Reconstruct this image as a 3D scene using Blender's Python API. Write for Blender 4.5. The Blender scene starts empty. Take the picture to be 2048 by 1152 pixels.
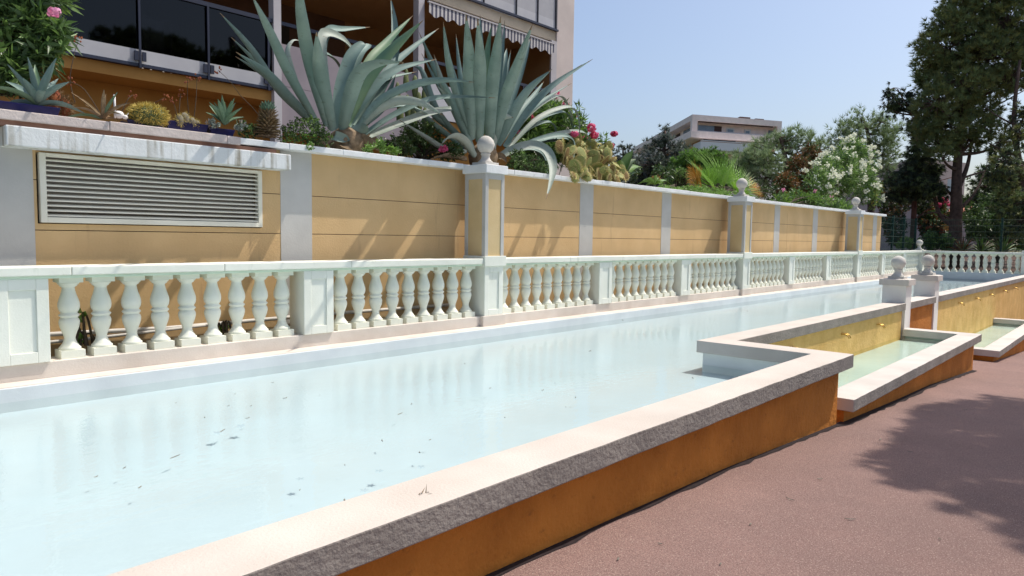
import bpy, math, random
from mathutils import Vector, Matrix
C = bpy.context.scene.collection
V = Vector
PI = math.pi
# ------------------------------------------------------------------ camera frame (surveyed from the photograph)
F_PX, YAW, PITCH, ROLL = 1405.0, 0.833, 0.072, 0.014
def cam_axes():
    f = V((math.sin(YAW)*math.cos(PITCH), math.cos(YAW)*math.cos(PITCH), -math.sin(PITCH)))
    r = V((math.cos(YAW), -math.sin(YAW), 0)); u = r.cross(f)
    return (math.cos(ROLL)*r+math.sin(ROLL)*u, -math.sin(ROLL)*r+math.cos(ROLL)*u, f)
CR, CU, CF = cam_axes()
def ray(x, y): return CR*((x-1024)/F_PX) - CU*((y-576)/F_PX) + CF
def onY(x, y, Y): d = ray(x, y); return d*(Y/d.y)
def onD(x, y, D): return ray(x, y)*D            # D = distance along the view direction
# ------------------------------------------------------------------ materials
MATS = {}
def nodes(name):
    m = bpy.data.materials.new(name); m.use_nodes = True
    nt = m.node_tree; nt.nodes.clear()
    out = nt.nodes.new('ShaderNodeOutputMaterial')
    return m, nt, out
def N(nt, t, **kw):
    n = nt.nodes.new(t)
    for k, v in kw.items():
        if k in n.inputs.keys(): n.inputs[k].default_value = v
        else: setattr(n, k, v)
    return n
def pos(nt, scale=(1, 1, 1)):
    g = N(nt, 'ShaderNodeNewGeometry'); mp = N(nt, 'ShaderNodeMapping'); mp.inputs['Scale'].default_value = scale
    nt.links.new(g.outputs['Position'], mp.inputs['Vector']); return mp.outputs['Vector']
def noise(nt, scale, detail=4, rough=.55, vec=None):
    n = N(nt, 'ShaderNodeTexNoise'); n.inputs['Scale'].default_value = scale; n.inputs['Detail'].default_value = detail
    n.inputs['Roughness'].default_value = rough
    nt.links.new(vec if vec else pos(nt), n.inputs['Vector']); return n.outputs['Fac']
def ramp(nt, fac, stops):
    r = N(nt, 'ShaderNodeValToRGB'); e = r.color_ramp.elements
    while len(e) < len(stops): e.new(.5)
    for i, (p, c) in enumerate(stops):
        e[i].position = p; e[i].color = (c[0], c[1], c[2], 1) if hasattr(c, '__len__') else (c, c, c, 1)
    nt.links.new(fac, r.inputs['Fac']); return r.outputs['Color']
def mix(nt, fac, a, b, mode='MIX'):
    m = N(nt, 'ShaderNodeMix', data_type='RGBA', blend_type=mode)
    for s, i in ((a, 6), (b, 7)):
        if isinstance(s, (tuple, list)): m.inputs[i].default_value = (s[0], s[1], s[2], 1)
        else: nt.links.new(s, m.inputs[i])
    if isinstance(fac, (int, float)): m.inputs[0].default_value = fac
    else: nt.links.new(fac, m.inputs[0])
    return m.outputs[2]
def bump(nt, hs, strength=.4, dist=.01):
    b = N(nt, 'ShaderNodeBump'); b.inputs['Strength'].default_value = strength; b.inputs['Distance'].default_value = dist
    nt.links.new(hs, b.inputs['Height']); return b.outputs['Normal']
def surf(name, c1, c2=None, ns=6, rough=.85, bs=0, bst=.4, bd=.006, spec=.25, detail=5, stain=None, metallic=0, lo=.35, hi=.65):
    """plain painted / stone surface: two tones mixed by noise, optional stain colour and bump"""
    m, nt, out = nodes(name)
    p = N(nt, 'ShaderNodeBsdfPrincipled'); p.inputs['Roughness'].default_value = rough
    p.inputs['Specular IOR Level'].default_value = spec; p.inputs['Metallic'].default_value = metallic
    if c2:
        f = ramp(nt, noise(nt, ns, detail), [(lo, 0.), (hi, 1.)])
        col = mix(nt, f, c1, c2)
        col = mix(nt, 1., col, ramp(nt, noise(nt, 1.3, 3, .6), [(.3, .90), (.7, 1.05)]), 'MULTIPLY')
    else: col = None
    if stain:
        sc, amount, ssz, vec = stain
        v = pos(nt, vec)
        f2 = ramp(nt, noise(nt, ssz, 6, .65, v), [(1-amount, 0.), (min(1, 1.18-amount), 1.)])
        col = mix(nt, f2, col if col else c1, sc)
    if col: nt.links.new(col, p.inputs['Base Color'])
    else: p.inputs['Base Color'].default_value = (*c1, 1)
    if bs:
        h = noise(nt, bs, 8, .6)
        nt.links.new(bump(nt, h, bst, bd), p.inputs['Normal'])
    nt.links.new(p.outputs[0], out.inputs[0]); MATS[name] = m; return m
def leafmat(name, c1, c2, ns=3, rough=.5, trans=.25, spec=.35, detail=2, scar=None):
    m, nt, out = nodes(name)
    p = N(nt, 'ShaderNodeBsdfPrincipled'); p.inputs['Roughness'].default_value = rough; p.inputs['Specular IOR Level'].default_value = spec
    f = ramp(nt, noise(nt, ns, detail), [(.35, 0.), (.65, 1.)])
    col = mix(nt, f, c1, c2)
    if scar:
        col = mix(nt, ramp(nt, noise(nt, 13, 5, .6, pos(nt, (1, 1, 2.2))), [(.60, 0.), (.72, .75)]), col, scar)
    nt.links.new(col, p.inputs['Base Color'])
    if trans:
        t = N(nt, 'ShaderNodeBsdfTranslucent'); nt.links.new(mix(nt, .5, col, (c2[0]*1.3, c2[1]*1.4, c2[2])), t.inputs['Color'])
        ms = N(nt, 'ShaderNodeMixShader'); ms.inputs[0].default_value = trans
        nt.links.new(p.outputs[0], ms.inputs[1]); nt.links.new(t.outputs[0], ms.inputs[2]); nt.links.new(ms.outputs[0], out.inputs[0])
    else: nt.links.new(p.outputs[0], out.inputs[0])
    MATS[name] = m; return m
def glassmat(name, tint, refl_rough=.03, dens=1.0):
    m, nt, out = nodes(name)
    t = N(nt, 'ShaderNodeBsdfTransparent'); t.inputs['Color'].default_value = (*tint, 1)
    g = N(nt, 'ShaderNodeBsdfGlossy'); g.inputs['Roughness'].default_value = refl_rough
    fr = N(nt, 'ShaderNodeFresnel'); fr.inputs['IOR'].default_value = 1.45
    ms = N(nt, 'ShaderNodeMixShader'); nt.links.new(fr.outputs[0], ms.inputs[0]); nt.links.new(t.outputs[0], ms.inputs[1]); nt.links.new(g.outputs[0], ms.inputs[2])
    nt.links.new(ms.outputs[0], out.inputs[0]); MATS[name] = m; return m
def watermat(name, tint):
    m, nt, out = nodes(name)
    n1 = noise(nt, 9, 3, .5, pos(nt, (1, 1.6, 1))); n2 = noise(nt, 60, 2, .5)
    amp = ramp(nt, noise(nt, .55, 2), [(.42, .12), (.62, 1.)])
    s = N(nt, 'ShaderNodeMath', operation='MULTIPLY'); nt.links.new(n2, s.inputs[0]); nt.links.new(amp, s.inputs[1])
    a = N(nt, 'ShaderNodeMath', operation='ADD'); nt.links.new(n1, a.inputs[0]); nt.links.new(s.outputs[0], a.inputs[1])
    nb = bump(nt, a.outputs[0], .09, .02)
    t = N(nt, 'ShaderNodeBsdfTransparent'); t.inputs['Color'].default_value = (*tint, 1)
    g = N(nt, 'ShaderNodeBsdfGlossy'); g.inputs['Roughness'].default_value = .015; nt.links.new(nb, g.inputs['Normal'])
    fr = N(nt, 'ShaderNodeFresnel'); fr.inputs['IOR'].default_value = 1.33; nt.links.new(nb, fr.inputs['Normal'])
    ms = N(nt, 'ShaderNodeMixShader'); nt.links.new(fr.outputs[0], ms.inputs[0]); nt.links.new(t.outputs[0], ms.inputs[1]); nt.links.new(g.outputs[0], ms.inputs[2])
    nt.links.new(ms.outputs[0], out.inputs[0]); MATS[name] = m; return m

surf('white_stucco', (0.8, 0.81, 0.72), (0.75, 0.76, 0.665), 3, .8, 70, .35, .004, stain=((.42, .47, .36), .35, 6, (1, 1, .3)))
surf('baluster_stone', (0.79, 0.79, 0.675), (0.73, 0.735, 0.62), 5, .75, 90, .25, .003, stain=((.40, .43, .34), .34, 7, (1, 1, .35)))
surf('rail_lip', (.66, .76, .62), (.58, .70, .55), 9, .85, 60, .5, .004)
surf('plinth_paint', (0.68, 0.62, 0.55), (0.61, 0.545, 0.475), 4, .85, 60, .4, .004, stain=((.52, .38, .30), .34, 6, (1, 1, 2)))
surf('pool_edge_paint', (0.666, 0.693, 0.693), (0.612, 0.639, 0.648), 4, .8, 60, .25, .003, stain=((.45, .40, .36), .22, 30, (1, 1, 1)))
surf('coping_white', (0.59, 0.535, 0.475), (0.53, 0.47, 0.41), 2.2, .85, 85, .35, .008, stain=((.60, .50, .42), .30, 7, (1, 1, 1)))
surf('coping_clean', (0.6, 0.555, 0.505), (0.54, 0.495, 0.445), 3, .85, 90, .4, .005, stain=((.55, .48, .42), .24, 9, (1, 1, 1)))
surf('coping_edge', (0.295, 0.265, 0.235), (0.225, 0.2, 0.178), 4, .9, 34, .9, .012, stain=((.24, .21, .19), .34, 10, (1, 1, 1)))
surf('wall_coping', (.80, .82, .82), (.72, .73, .72), 5, .85, 50, .5, .006, stain=((.32, .30, .27), .33, 13, (1, 1, .5)))
surf('old_coping', (.62, .54, .50), (.50, .43, .40), 7, .9, 40, .7, .008, stain=((.25, .22, .20), .38, 8, (1, 1, .6)))
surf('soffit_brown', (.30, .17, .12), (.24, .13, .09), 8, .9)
surf('yellow_wall', (0.654, 0.454, 0.233), (0.601, 0.407, 0.201), 2, .88, 55, .5, .006, stain=((.46, .30, .16), .41, 1.5, (5, 5, .5)))
surf('pillar_paint', (.80, .77, .72), (.74, .71, .66), 3, .85, 60, .3, .004, stain=((.50, .44, .38), .26, 6, (1, 1, .5)))
surf('panel_yellow', (0.646, 0.493, 0.272), (0.595, 0.442, 0.230), 3, .88, 60, .4, .005)
surf('band_white', (0.53, 0.52, 0.49), (0.48, 0.47, 0.445), 3, .85, 55, .35, .004)
surf('orange_wall', (0.54, 0.2, 0.032), (0.4, 0.14, 0.02), 3, .9, 26, .9, .014, stain=((.27, .10, .02), .40, 11, (1, 1, 1.7)))
surf('spout_yellow', (0.722, 0.466, 0.167), (0.616, 0.378, 0.114), 4, .9, 22, .8, .012, stain=((.42, .26, .08), .36, 10, (3, 3, .6)))
surf('lining_grey', (0.840, 0.861, 0.817), (0.790, 0.812, 0.769), 4, .85, 60, .3, .004, stain=((.42, .46, .46), .26, 12, (1, 1, 1)))
surf('pool_floor', (0.53, 0.595, 0.61), (0.46, 0.535, 0.56), 1.3, .9, 18, .15, .004, lo=.25, hi=.75)
surf('basin_floor', (0.58, 0.66, 0.62), (0.51, 0.6, 0.56), 2, .9)
surf('brass', (.70, .46, .14), (.55, .34, .09), 30, .35, metallic=.9)
surf('vent_cream', (.78, .75, .64), (.72, .69, .58), 5, .7, 60, .15, .003)
surf('vent_dark', (.24, .21, .185))
surf('finial_stone', (.60, .58, .53), (.52, .50, .455), 6, .9, 60, .5, .005, stain=((.26, .25, .22), .33, 9, (1, 1, 1)))
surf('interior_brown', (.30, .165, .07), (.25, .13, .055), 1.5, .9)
surf('blue_glaze', (.007, .011, .10), (.005, .007, .05), 8, .35, spec=.35)
surf('cactus_grey', (.24, .21, .15), (.17, .16, .11), 20, .9)
surf('dark_strip', (.016, .011, .012), (.03, .02, .02), 30, .95)
surf('soil', (.075, .05, .035), (.13, .09, .06), 9, .95, 30, .9, .03)
surf('garden_soil', (.10, .055, .038), (.06, .035, .025), 5, .95, 20, .9, .04)
surf('grass_ground', (.05, .07, .03), (.08, .09, .045), 3, .95, 20, .9, .04)
surf('pipe_white', (.66, .64, .60), (.58, .55, .50), 9, .6)
surf('bark', (.075, .050, .040), (.14, .095, .075), 8, .95, 14, 1, .03)
surf('bark_red', (.10, .045, .035), (.16, .075, .055), 8, .95, 14, 1, .03)
surf('twig', (.11, .085, .06), (.07, .05, .035), 9, .9)
surf('agave_dry', (.30, .22, .14), (.17, .12, .07), 20, .9)
surf('spine_gold', (.62, .50, .14), (.50, .38, .09), 15, .7)
surf('cactus_green', (.14, .17, .06), (.10, .12, .05), 8, .7)
surf('cactus_red', (.20, .055, .03), (.30, .10, .04), 14, .9)
surf('stone_grey', (.34, .30, .25), (.44, .40, .34), 12, .9, 40, .5, .006)
surf('white_paint', (.72, .71, .70))
surf('fence_green', (.010, .045, .035), (.006, .03, .024), 6, .6)
surf('facade_pink', (0.67, 0.585, 0.54), (0.6, 0.53, 0.49), 1.2, .9, 40, .25, .004)
surf('facade_white', (.55, .53, .54), (.50, .48, .49), 2, .9, 40, .2, .004)
surf('facade_ochre', (0.54, 0.285, 0.085), (0.46, 0.235, 0.065), 1.2, .9, 30, .2, .004)
surf('facade_lilac', (.33, .29, .31), (.29, .255, .28), 2, .9)
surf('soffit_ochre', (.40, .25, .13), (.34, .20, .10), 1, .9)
surf('slab_beige', (.58, .50, .38), (.50, .43, .32), 2, .9)
surf('metal_navy', (.016, .022, .05), (.012, .017, .04), 6, .45, spec=.5)
surf('metal_dark', (.02, .022, .03), None, rough=.4)
surf('frosted_panel', (.52, .52, .53), (.48, .48, .50), 3, .35)
surf('frosted_dim', (0.44, 0.44, 0.455), (0.4, 0.4, 0.42), 3, .5)
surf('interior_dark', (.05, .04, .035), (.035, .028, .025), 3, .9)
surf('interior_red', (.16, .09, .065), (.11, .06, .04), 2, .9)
surf('terracotta', (.30, .11, .06), (.24, .085, .045), 6, .85)
surf('far_wall', (.95, .79, .72), (.90, .74, .68), .4, .9)
surf('far_orange', (.55, .30, .18), (.48, .26, .16), .4, .9)
surf('far_dark', (.09, .055, .05))
surf('far_white', (.70, .69, .69))
surf('window_blue', (.20, .27, .34), (.15, .20, .27), .5, .2, spec=.6)
surf('house_wall', (.50, .40, .37), (.46, .37, .34), .5, .9)
surf('roof_tile', (.42, .17, .10), (.34, .13, .08), 3, .9, 8, .8, .05)
surf('ivory_stripe', (.62, .60, .58), (.58, .56, .54), 4, .9)
surf('grey_stripe', (.11, .11, .15), (.09, .09, .125), 4, .9)
surf('leaf_litter', (.22, .20, .15), (.14, .14, .12), 40, .8)
surf('star_blue', (.30, .40, .44), (.36, .44, .46), 40, .8)
leafmat('agave', (0.15, 0.225, 0.2), (0.235, 0.32, 0.28), 2.2, .55, .04, .22, 6, scar=(.10, .13, .10))
leafmat('agave_green', (0.112, 0.209, 0.128), (0.188, 0.275, 0.150), 3, .5, .06)
leafmat('agave_pale', (.38, .42, .36), (.28, .34, .29), 3, .55, .04, .22, 6, scar=(.20, .17, .12))
leafmat('aloe_green', (.17, .26, .17), (.12, .20, .10), 9, .5, .06)
leafmat('aloe_brown', (.26, .17, .09), (.16, .11, .05), 14, .8, .1)
leafmat('oleander_green', (0.136, 0.240, 0.072), (0.208, 0.336, 0.096), 3, .45)
leafmat('oleander_dark', (0.058, 0.111, 0.039), (0.098, 0.169, 0.058), 3, .4, .2)
leafmat('oleander_light', (0.260, 0.377, 0.117), (0.195, 0.312, 0.091), 3, .45, .3)
leafmat('oleander_yellow', (.40, .30, .06), (.26, .24, .06), 4, .6, .3)
leafmat('fresh_green', (.11, .22, .035), (.16, .28, .05), 4, .5, .3)
leafmat('shrub_dark', (0.046, 0.078, 0.029), (0.078, 0.124, 0.039), 3, .5, .2)
leafmat('shrub_brown', (0.221, 0.111, 0.039), (0.143, 0.072, 0.029), 4, .6, .25)
leafmat('pine_green', (0.246, 0.326, 0.174), (0.334, 0.420, 0.239), .8, .6, .2)
leafmat('pine_dark', (0.114, 0.158, 0.067), (0.179, 0.238, 0.098), .8, .6, .2)
leafmat('pine_olive', (0.149, 0.169, 0.053), (0.207, 0.225, 0.079), .8, .6, .2)
leafmat('umbrella_green', (0.15, 0.29, 0.055), (0.21, 0.37, 0.08), .8, .6, .2)
leafmat('cedar_blue', (0.15, 0.18, 0.165), (0.21, 0.24, 0.22), .8, .7, .15)
leafmat('cedar_dark', (0.033, 0.048, 0.030), (0.053, 0.072, 0.042), .8, .7, .15)
leafmat('palm_green', (0.169, 0.351, 0.039), (0.247, 0.442, 0.065), 3, .45, .3)
leafmat('palm_gold', (.60, .28, .04), (.46, .30, .06), 6, .6, .3)
leafmat('pear_green', (0.33, 0.34, 0.11), (0.24, 0.28, 0.085), 5, .7, .05)
leafmat('pear_brown', (0.27, 0.18, 0.07), (0.2, 0.125, 0.05), 5, .8, .05)
leafmat('pear_rim', (0.48, 0.42, 0.18), (0.38, 0.32, 0.12), 9, .9, .2)
leafmat('pink_petal', (.62, .05, .17), (.72, .16, .32), 12, .6, .3)
leafmat('rose_petal', (.72, .22, .45), (.80, .40, .60), 12, .6, .3)
leafmat('white_petal', (.82, .82, .76), (.76, .77, .68), 12, .6, .3)
glassmat('balcony_glass', (.13, .13, .14)); glassmat('clear_glass', (.62, .65, .70))
watermat('pool_water', (.93, .985, 1.0)); watermat('basin_water', (.91, .975, .95))

# stained lintel: dark vertical drips on old white paint
def lintel_mat():
    m, nt, out = nodes('lintel_paint'); p = N(nt, 'ShaderNodeBsdfPrincipled'); p.inputs['Roughness'].default_value = .85
    base = mix(nt, ramp(nt, noise(nt, 5), [(.35, 0.), (.65, 1.)]), (.70, .72, .72), (.62, .64, .63))
    drips = ramp(nt, noise(nt, 1, 3, .5, pos(nt, (17, 17, .8))), [(.52, 0.), (.66, 1.)])
    patch = ramp(nt, noise(nt, 7, 5), [(.35, .3), (.65, 1.)])
    f = mix(nt, 1., drips, patch, 'MULTIPLY'); col = mix(nt, f, base, (.30, .28, .23))
    nt.links.new(col, p.inputs['Base Color']); nt.links.new(bump(nt, noise(nt, 45, 7), .5, .006), p.inputs['Normal'])
    nt.links.new(p.outputs[0], out.inputs[0]); MATS['lintel_paint'] = m
lintel_mat()
def pavement_mat():
    m, nt, out = nodes('pavement_resin'); p = N(nt, 'ShaderNodeBsdfPrincipled'); p.inputs['Roughness'].default_value = .9; p.inputs['Specular IOR Level'].default_value = .2
    big = ramp(nt, noise(nt, .9, 5, .6), [(.3, 0.), (.7, 1.)])
    col = mix(nt, big, (.33, .21, .178), (.24, .152, .13))
    col = mix(nt, ramp(nt, noise(nt, .35, 6, .7), [(.45, 0.), (.72, .8)]), col, (.185, .13, .115))
    sp = ramp(nt, noise(nt, 130, 3, .8), [(.42, 0.), (.60, 1.)]); col = mix(nt, mix(nt, .25, sp, (0, 0, 0)), col, (.15, .09, .082))
    sp2 = ramp(nt, noise(nt, 170, 2, .7), [(.57, 0.), (.70, 1.)]); col = mix(nt, sp2, col, (.46, .36, .30))
    nt.links.new(col, p.inputs['Base Color'])
    nt.links.new(bump(nt, noise(nt, 120, 3, .8), .9, .009), p.inputs['Normal'])
    nt.links.new(p.outputs[0], out.inputs[0]); MATS['pavement_resin'] = m
pavement_mat()
# ------------------------------------------------------------------ mesh builder
class MB:
    def __init__(s): s.v = []; s.f = []; s.m = []; s.k = 0; s.sm = False
    def mat(s, k): s.k = k; return s
    def add(s, vs, fs):
        b = len(s.v); s.v.extend([tuple(p) for p in vs])
        for f in fs: s.f.append(tuple(i+b for i in f)); s.m.append(s.k)
        return s
    def box(s, x0, x1, y0, y1, z0, z1):
        return s.add([(x0,y0,z0),(x1,y0,z0),(x1,y1,z0),(x0,y1,z0),(x0,y0,z1),(x1,y0,z1),(x1,y1,z1),(x0,y1,z1)],
                     [(0,3,2,1),(4,5,6,7),(0,1,5,4),(1,2,6,5),(2,3,7,6),(3,0,4,7)])
    def prism(s, poly, z0, z1):
        n = len(poly)
        a = sum(poly[i][0]*poly[(i+1)%n][1]-poly[(i+1)%n][0]*poly[i][1] for i in range(n))
        if a < 0: poly = poly[::-1]
        vs = [(x,y,z0) for x,y in poly]+[(x,y,z1) for x,y in poly]
        fs = [tuple(range(n-1,-1,-1)), tuple(range(n,2*n))]+[(i,(i+1)%n,n+(i+1)%n,n+i) for i in range(n)]
        return s.add(vs, fs)
    def frustum(s, cx, cy, z0, hx0, hy0, z1, hx1, hy1):
        vs = [(cx+sx*hx0,cy+sy*hy0,z0) for sx,sy in ((-1,-1),(1,-1),(1,1),(-1,1))]+[(cx+sx*hx1,cy+sy*hy1,z1) for sx,sy in ((-1,-1),(1,-1),(1,1),(-1,1))]
        return s.add(vs, [(3,2,1,0),(4,5,6,7),(0,1,5,4),(1,2,6,5),(2,3,7,6),(3,0,4,7)])
    def lathe(s, prof, cx=0, cy=0, cz=0, seg=24, caps=True):
        n = len(prof); vs = []
        for r, z in prof:
            for i in range(seg): a = 2*PI*i/seg; vs.append((cx+r*math.cos(a), cy+r*math.sin(a), cz+z))
        fs = [(j*seg+i, j*seg+(i+1)%seg, (j+1)*seg+(i+1)%seg, (j+1)*seg+i) for j in range(n-1) for i in range(seg)]
        if caps: fs += [tuple(range(seg-1,-1,-1)), tuple(range((n-1)*seg, n*seg))]
        return s.add(vs, fs)
    def tube(s, pts, r0, r1=None, seg=7):
        pts = [V(p) for p in pts]; n = len(pts); r1 = r0 if r1 is None else r1
        vs = []; up = V((.13, .21, .97))
        for i, p in enumerate(pts):
            t = (pts[min(i+1,n-1)]-pts[max(i-1,0)]).normalized()
            a = t.cross(up)
            if a.length < .05: a = t.cross(V((1,0,0)))
            a.normalize(); b = t.cross(a); r = r0+(r1-r0)*i/(n-1)
            for k in range(seg): g = 2*PI*k/seg; vs.append(p+a*(r*math.cos(g))+b*(r*math.sin(g)))
        fs = [(j*seg+i, j*seg+(i+1)%seg, (j+1)*seg+(i+1)%seg, (j+1)*seg+i) for j in range(n-1) for i in range(seg)]
        fs += [tuple(range(seg-1,-1,-1)), tuple(range((n-1)*seg, n*seg))]
        return s.add(vs, fs)
    def ball(s, c, rx, ry=None, rz=None, seg=16, rings=10, basis=None):
        ry = rx if ry is None else ry; rz = rx if rz is None else rz; c = V(c); vs = []
        B = basis or (V((1,0,0)), V((0,1,0)), V((0,0,1)))
        for j in range(1, rings):
            t = PI*j/rings
            for i in range(seg):
                a = 2*PI*i/seg
                vs.append(c+B[0]*(rx*math.sin(t)*math.cos(a))+B[1]*(ry*math.sin(t)*math.sin(a))+B[2]*(rz*math.cos(t)))
        vs += [c+B[2]*rz, c-B[2]*rz]; T = len(vs)-2
        fs = [(j*seg+i, (j+1)*seg+i, (j+1)*seg+(i+1)%seg, j*seg+(i+1)%seg) for j in range(rings-2) for i in range(seg)]
        fs += [(T, i, (i+1)%seg) for i in range(seg)]+[(T+1, (rings-2)*seg+(i+1)%seg, (rings-2)*seg+i) for i in range(seg)]
        return s.add(vs, fs)
    def leaf(s, p, d, side, L, w, droop=0.):
        """lanceolate blade: four points and a folded tip"""
        p = V(p); d = V(d); m = p+d*(L*.45)+V((0,0,-droop*L*.3)); e = p+d*L+V((0,0,-droop*L))
        return s.add([p, m+side*(w*.5), e, m-side*(w*.5)], [(0,1,2,3)])
    def needle(s, p, d, L, w, side):
        return s.add([p-side*w, p+side*w, p+d*L], [(0,1,2)])
    def build(s, name, mats, parent=None, smooth=False, bevel=0, seg=2, edge=None):
        if not isinstance(mats, (list, tuple)): mats = [mats]
        me = bpy.data.meshes.new(name)
        off = V((0,0,0))
        q = parent
        while q is not None: off += q.location; q = q.parent
        me.from_pydata([(a[0]-off.x, a[1]-off.y, a[2]-off.z) for a in s.v] if parent else s.v, [], s.f)
        for m in mats: me.materials.append(MATS[m])
        if len(mats) > 1: me.polygons.foreach_set('material_index', s.m)
        if smooth: me.polygons.foreach_set('use_smooth', [True]*len(s.f))
        me.update()
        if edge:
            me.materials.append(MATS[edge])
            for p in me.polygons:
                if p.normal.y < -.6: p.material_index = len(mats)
        o = bpy.data.objects.new(name, me); C.objects.link(o)
        if parent: o.parent = parent
        if bevel:
            b = o.modifiers.new('edge', 'BEVEL'); b.width = bevel; b.segments = seg; b.limit_method = 'ANGLE'; b.angle_limit = math.radians(40)
        return o
def thing(name, label, cat, loc, group=None):
    o = bpy.data.objects.new(name, None); C.objects.link(o); o.location = V(loc); o.empty_display_size = .1
    return tag(o, label, cat, group)
def tag(o, label, cat, group=None):
    o['label'] = label; o['category'] = cat
    if group: o['group'] = group
    return o
def struct(o): o['kind'] = 'structure'; return o
def stuff(o): o['kind'] = 'stuff'; return o
def rvec(R):
    while True:
        v = V((R.uniform(-1,1), R.uniform(-1,1), R.uniform(-1,1)))
        if .05 < v.length < 1: return v.normalized()
# ------------------------------------------------------------------ ground, pool, water
PROF = [(-8,-1.16),(0,-1.272),(1.9,-1.308),(3.98,-1.378),(6.0,-1.492),(7.85,-1.585),(9.2,-1.640),(10.3,-1.715),(12.0,-1.825),(14.3,-1.953),(17.2,-2.144),(30,-2.95)]
def pav(x):
    for (a, za), (b, zb) in zip(PROF, PROF[1:]):
        if a <= x <= b: return za+(zb-za)*(x-a)/(b-a)
    return PROF[0][1] if x < PROF[0][0] else PROF[-1][1]
def sheet(mb, x0, x1, y0, y1, n):
    xs = [x0+(x1-x0)*i/n for i in range(n+1)]
    mb.add([(x, y, pav(x)) for x in xs for y in (y0, y1)], [(2*i, 2*i+2, 2*i+3, 2*i+1) for i in range(n)])
g = MB(); sheet(g, -8, 30, -22, 1.85, 60); sheet(g, 11.85, 13.8, 1.84, 2.76, 4); sheet(g, 19.8, 30, 1.80, 2.70, 12)
struct(g.build('pavement', 'pavement_resin'))
g = MB(); g.add([(-700,-700,-3.3),(900,-700,-3.3),(900,900,-3.3),(-700,900,-3.3)], [(0,1,2,3)]); struct(g.build('ground', 'grass_ground'))
g = MB(); g.box(-12, 23.2, 6.29, 60, -3, .78); struct(g.build('terrace_ground', 'soil'))
g = MB(); g.box(26.75, 75, -14, 5.95, -3.2, -.97); g.box(23.21, 75, 5.955, 70, -3.2, -.93); struct(g.build('garden_ground', 'garden_soil'))
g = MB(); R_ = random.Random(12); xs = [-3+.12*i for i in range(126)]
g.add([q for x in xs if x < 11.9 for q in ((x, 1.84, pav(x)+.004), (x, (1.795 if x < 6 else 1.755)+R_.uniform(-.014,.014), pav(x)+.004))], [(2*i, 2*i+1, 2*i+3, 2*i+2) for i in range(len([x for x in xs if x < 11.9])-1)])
struct(g.build('pavement_strip', 'dark_strip'))  # ragged near-black strip laid along the foot of wall and basin
ZW = -1.125
def inner(x): return 2.745-.0093*(x-6.06)          # road-side edge of the inner coping
POOL = [(-3,1.94),(5.84,1.94),(5.83,2.94),(26.5,inner(26.5)+.2),(26.5,5.475),(-3,5.475)]
g = MB(); g.prism(POOL, -1.30, -1.19); struct(g.build('pool_floor', 'pool_floor'))
g = MB(); n = len(POOL); g.add([(x,y,ZW) for x,y in POOL], [tuple(range(n))]); struct(g.build('pool_water', 'pool_water'))
# ------------------------------------------------------------------ pool walls, copings and fountain basins
def wall_l():
    t = thing('pool_wall', 'long low orange pool wall with a wide pale coping that steps back to the first ball pillar', 'wall', (1.5,1.8,pav(1.5)))
    cop = [(-3,1.737),(6.04,1.737),(6.065,2.745),(11.772,inner(11.772)),(11.772,inner(11.772)+.262),(5.786,2.998),(5.80,1.996),(-3,1.996)]
    # coping with a slightly hand-made front edge
    R = random.Random(3); pts = []
    for i in range(91): x = -3+9.04*i/90; pts.append((x, 1.737+R.uniform(-.003,.003)))
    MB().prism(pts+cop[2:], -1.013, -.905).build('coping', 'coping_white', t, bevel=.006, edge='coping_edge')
    body = [(-3,1.832),(5.985,1.832),(6.015,2.795),(11.772,inner(11.772)+.05),(11.772,inner(11.772)+.21),(5.846,2.948),(5.852,1.946),(-3,1.946)]
    MB().prism(body, -2.0, -1.0135).build('wall_body', 'orange_wall', t)
    MB().box(5.834, 5.8455, 1.95, 2.956, -1.25, -1.0135).box(-3, 5.833, 1.9465, 1.952, -1.25, -1.0135).build('lining', 'lining_grey', t)
    m = MB(); m.prism([(6.02,2.780),(11.70,inner(11.70)+.036),(11.70,inner(11.70)+.049),(6.02,2.794)], -1.52, -1.014); m.build('spout_panel', 'spout_yellow', t)
    for x in (6.35, 7.45, 9.05, 10.5): spout(t, x, -1.150)
    return t
def spout(t, x, z):
    y = inner(x)+.03; m = MB()
    for dx in (-.03, .03):
        m.tube([(x+dx,y+.02,z+.028),(x+dx,y-.03,z+.03),(x+dx,y-.065,z+.02),(x+dx,y-.085,z-.004),(x+dx,y-.088,z-.02)], .0085, .0075, 8)
        m.ball((x+dx, y-.002, z+.028), .016, .008, .016, 10, 6)
    m.build('spout', 'brass', t, smooth=True)
wall_l()
t = thing('pool_wall', 'short length of orange wall and coping between the two small ball pillars', 'wall', (12.9,2.7,pav(12.9)))
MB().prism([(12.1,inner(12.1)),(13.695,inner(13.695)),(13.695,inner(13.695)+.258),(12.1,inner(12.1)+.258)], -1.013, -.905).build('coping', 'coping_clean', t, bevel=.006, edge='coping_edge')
MB().prism([(12.1,inner(12.1)+.05),(13.695,inner(13.695)+.05),(13.695,inner(13.695)+.2),(12.1,inner(12.1)+.2)], -2.1, -1.0135).build('wall_body', 'orange_wall', t)
t = thing('pool_wall', 'yellow spout wall with pale coping running from the second ball pillar to the end balustrade', 'wall', (16,2.7,pav(16)))
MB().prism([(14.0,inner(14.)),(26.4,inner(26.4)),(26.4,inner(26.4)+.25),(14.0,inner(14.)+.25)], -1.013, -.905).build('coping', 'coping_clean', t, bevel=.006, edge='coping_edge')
MB().prism([(14.0,inner(14.)+.05),(26.4,inner(26.4)+.05),(26.4,inner(26.4)+.2),(14.0,inner(14.)+.2)], -3, -1.0135).build('wall_body', 'orange_wall', t)
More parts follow.
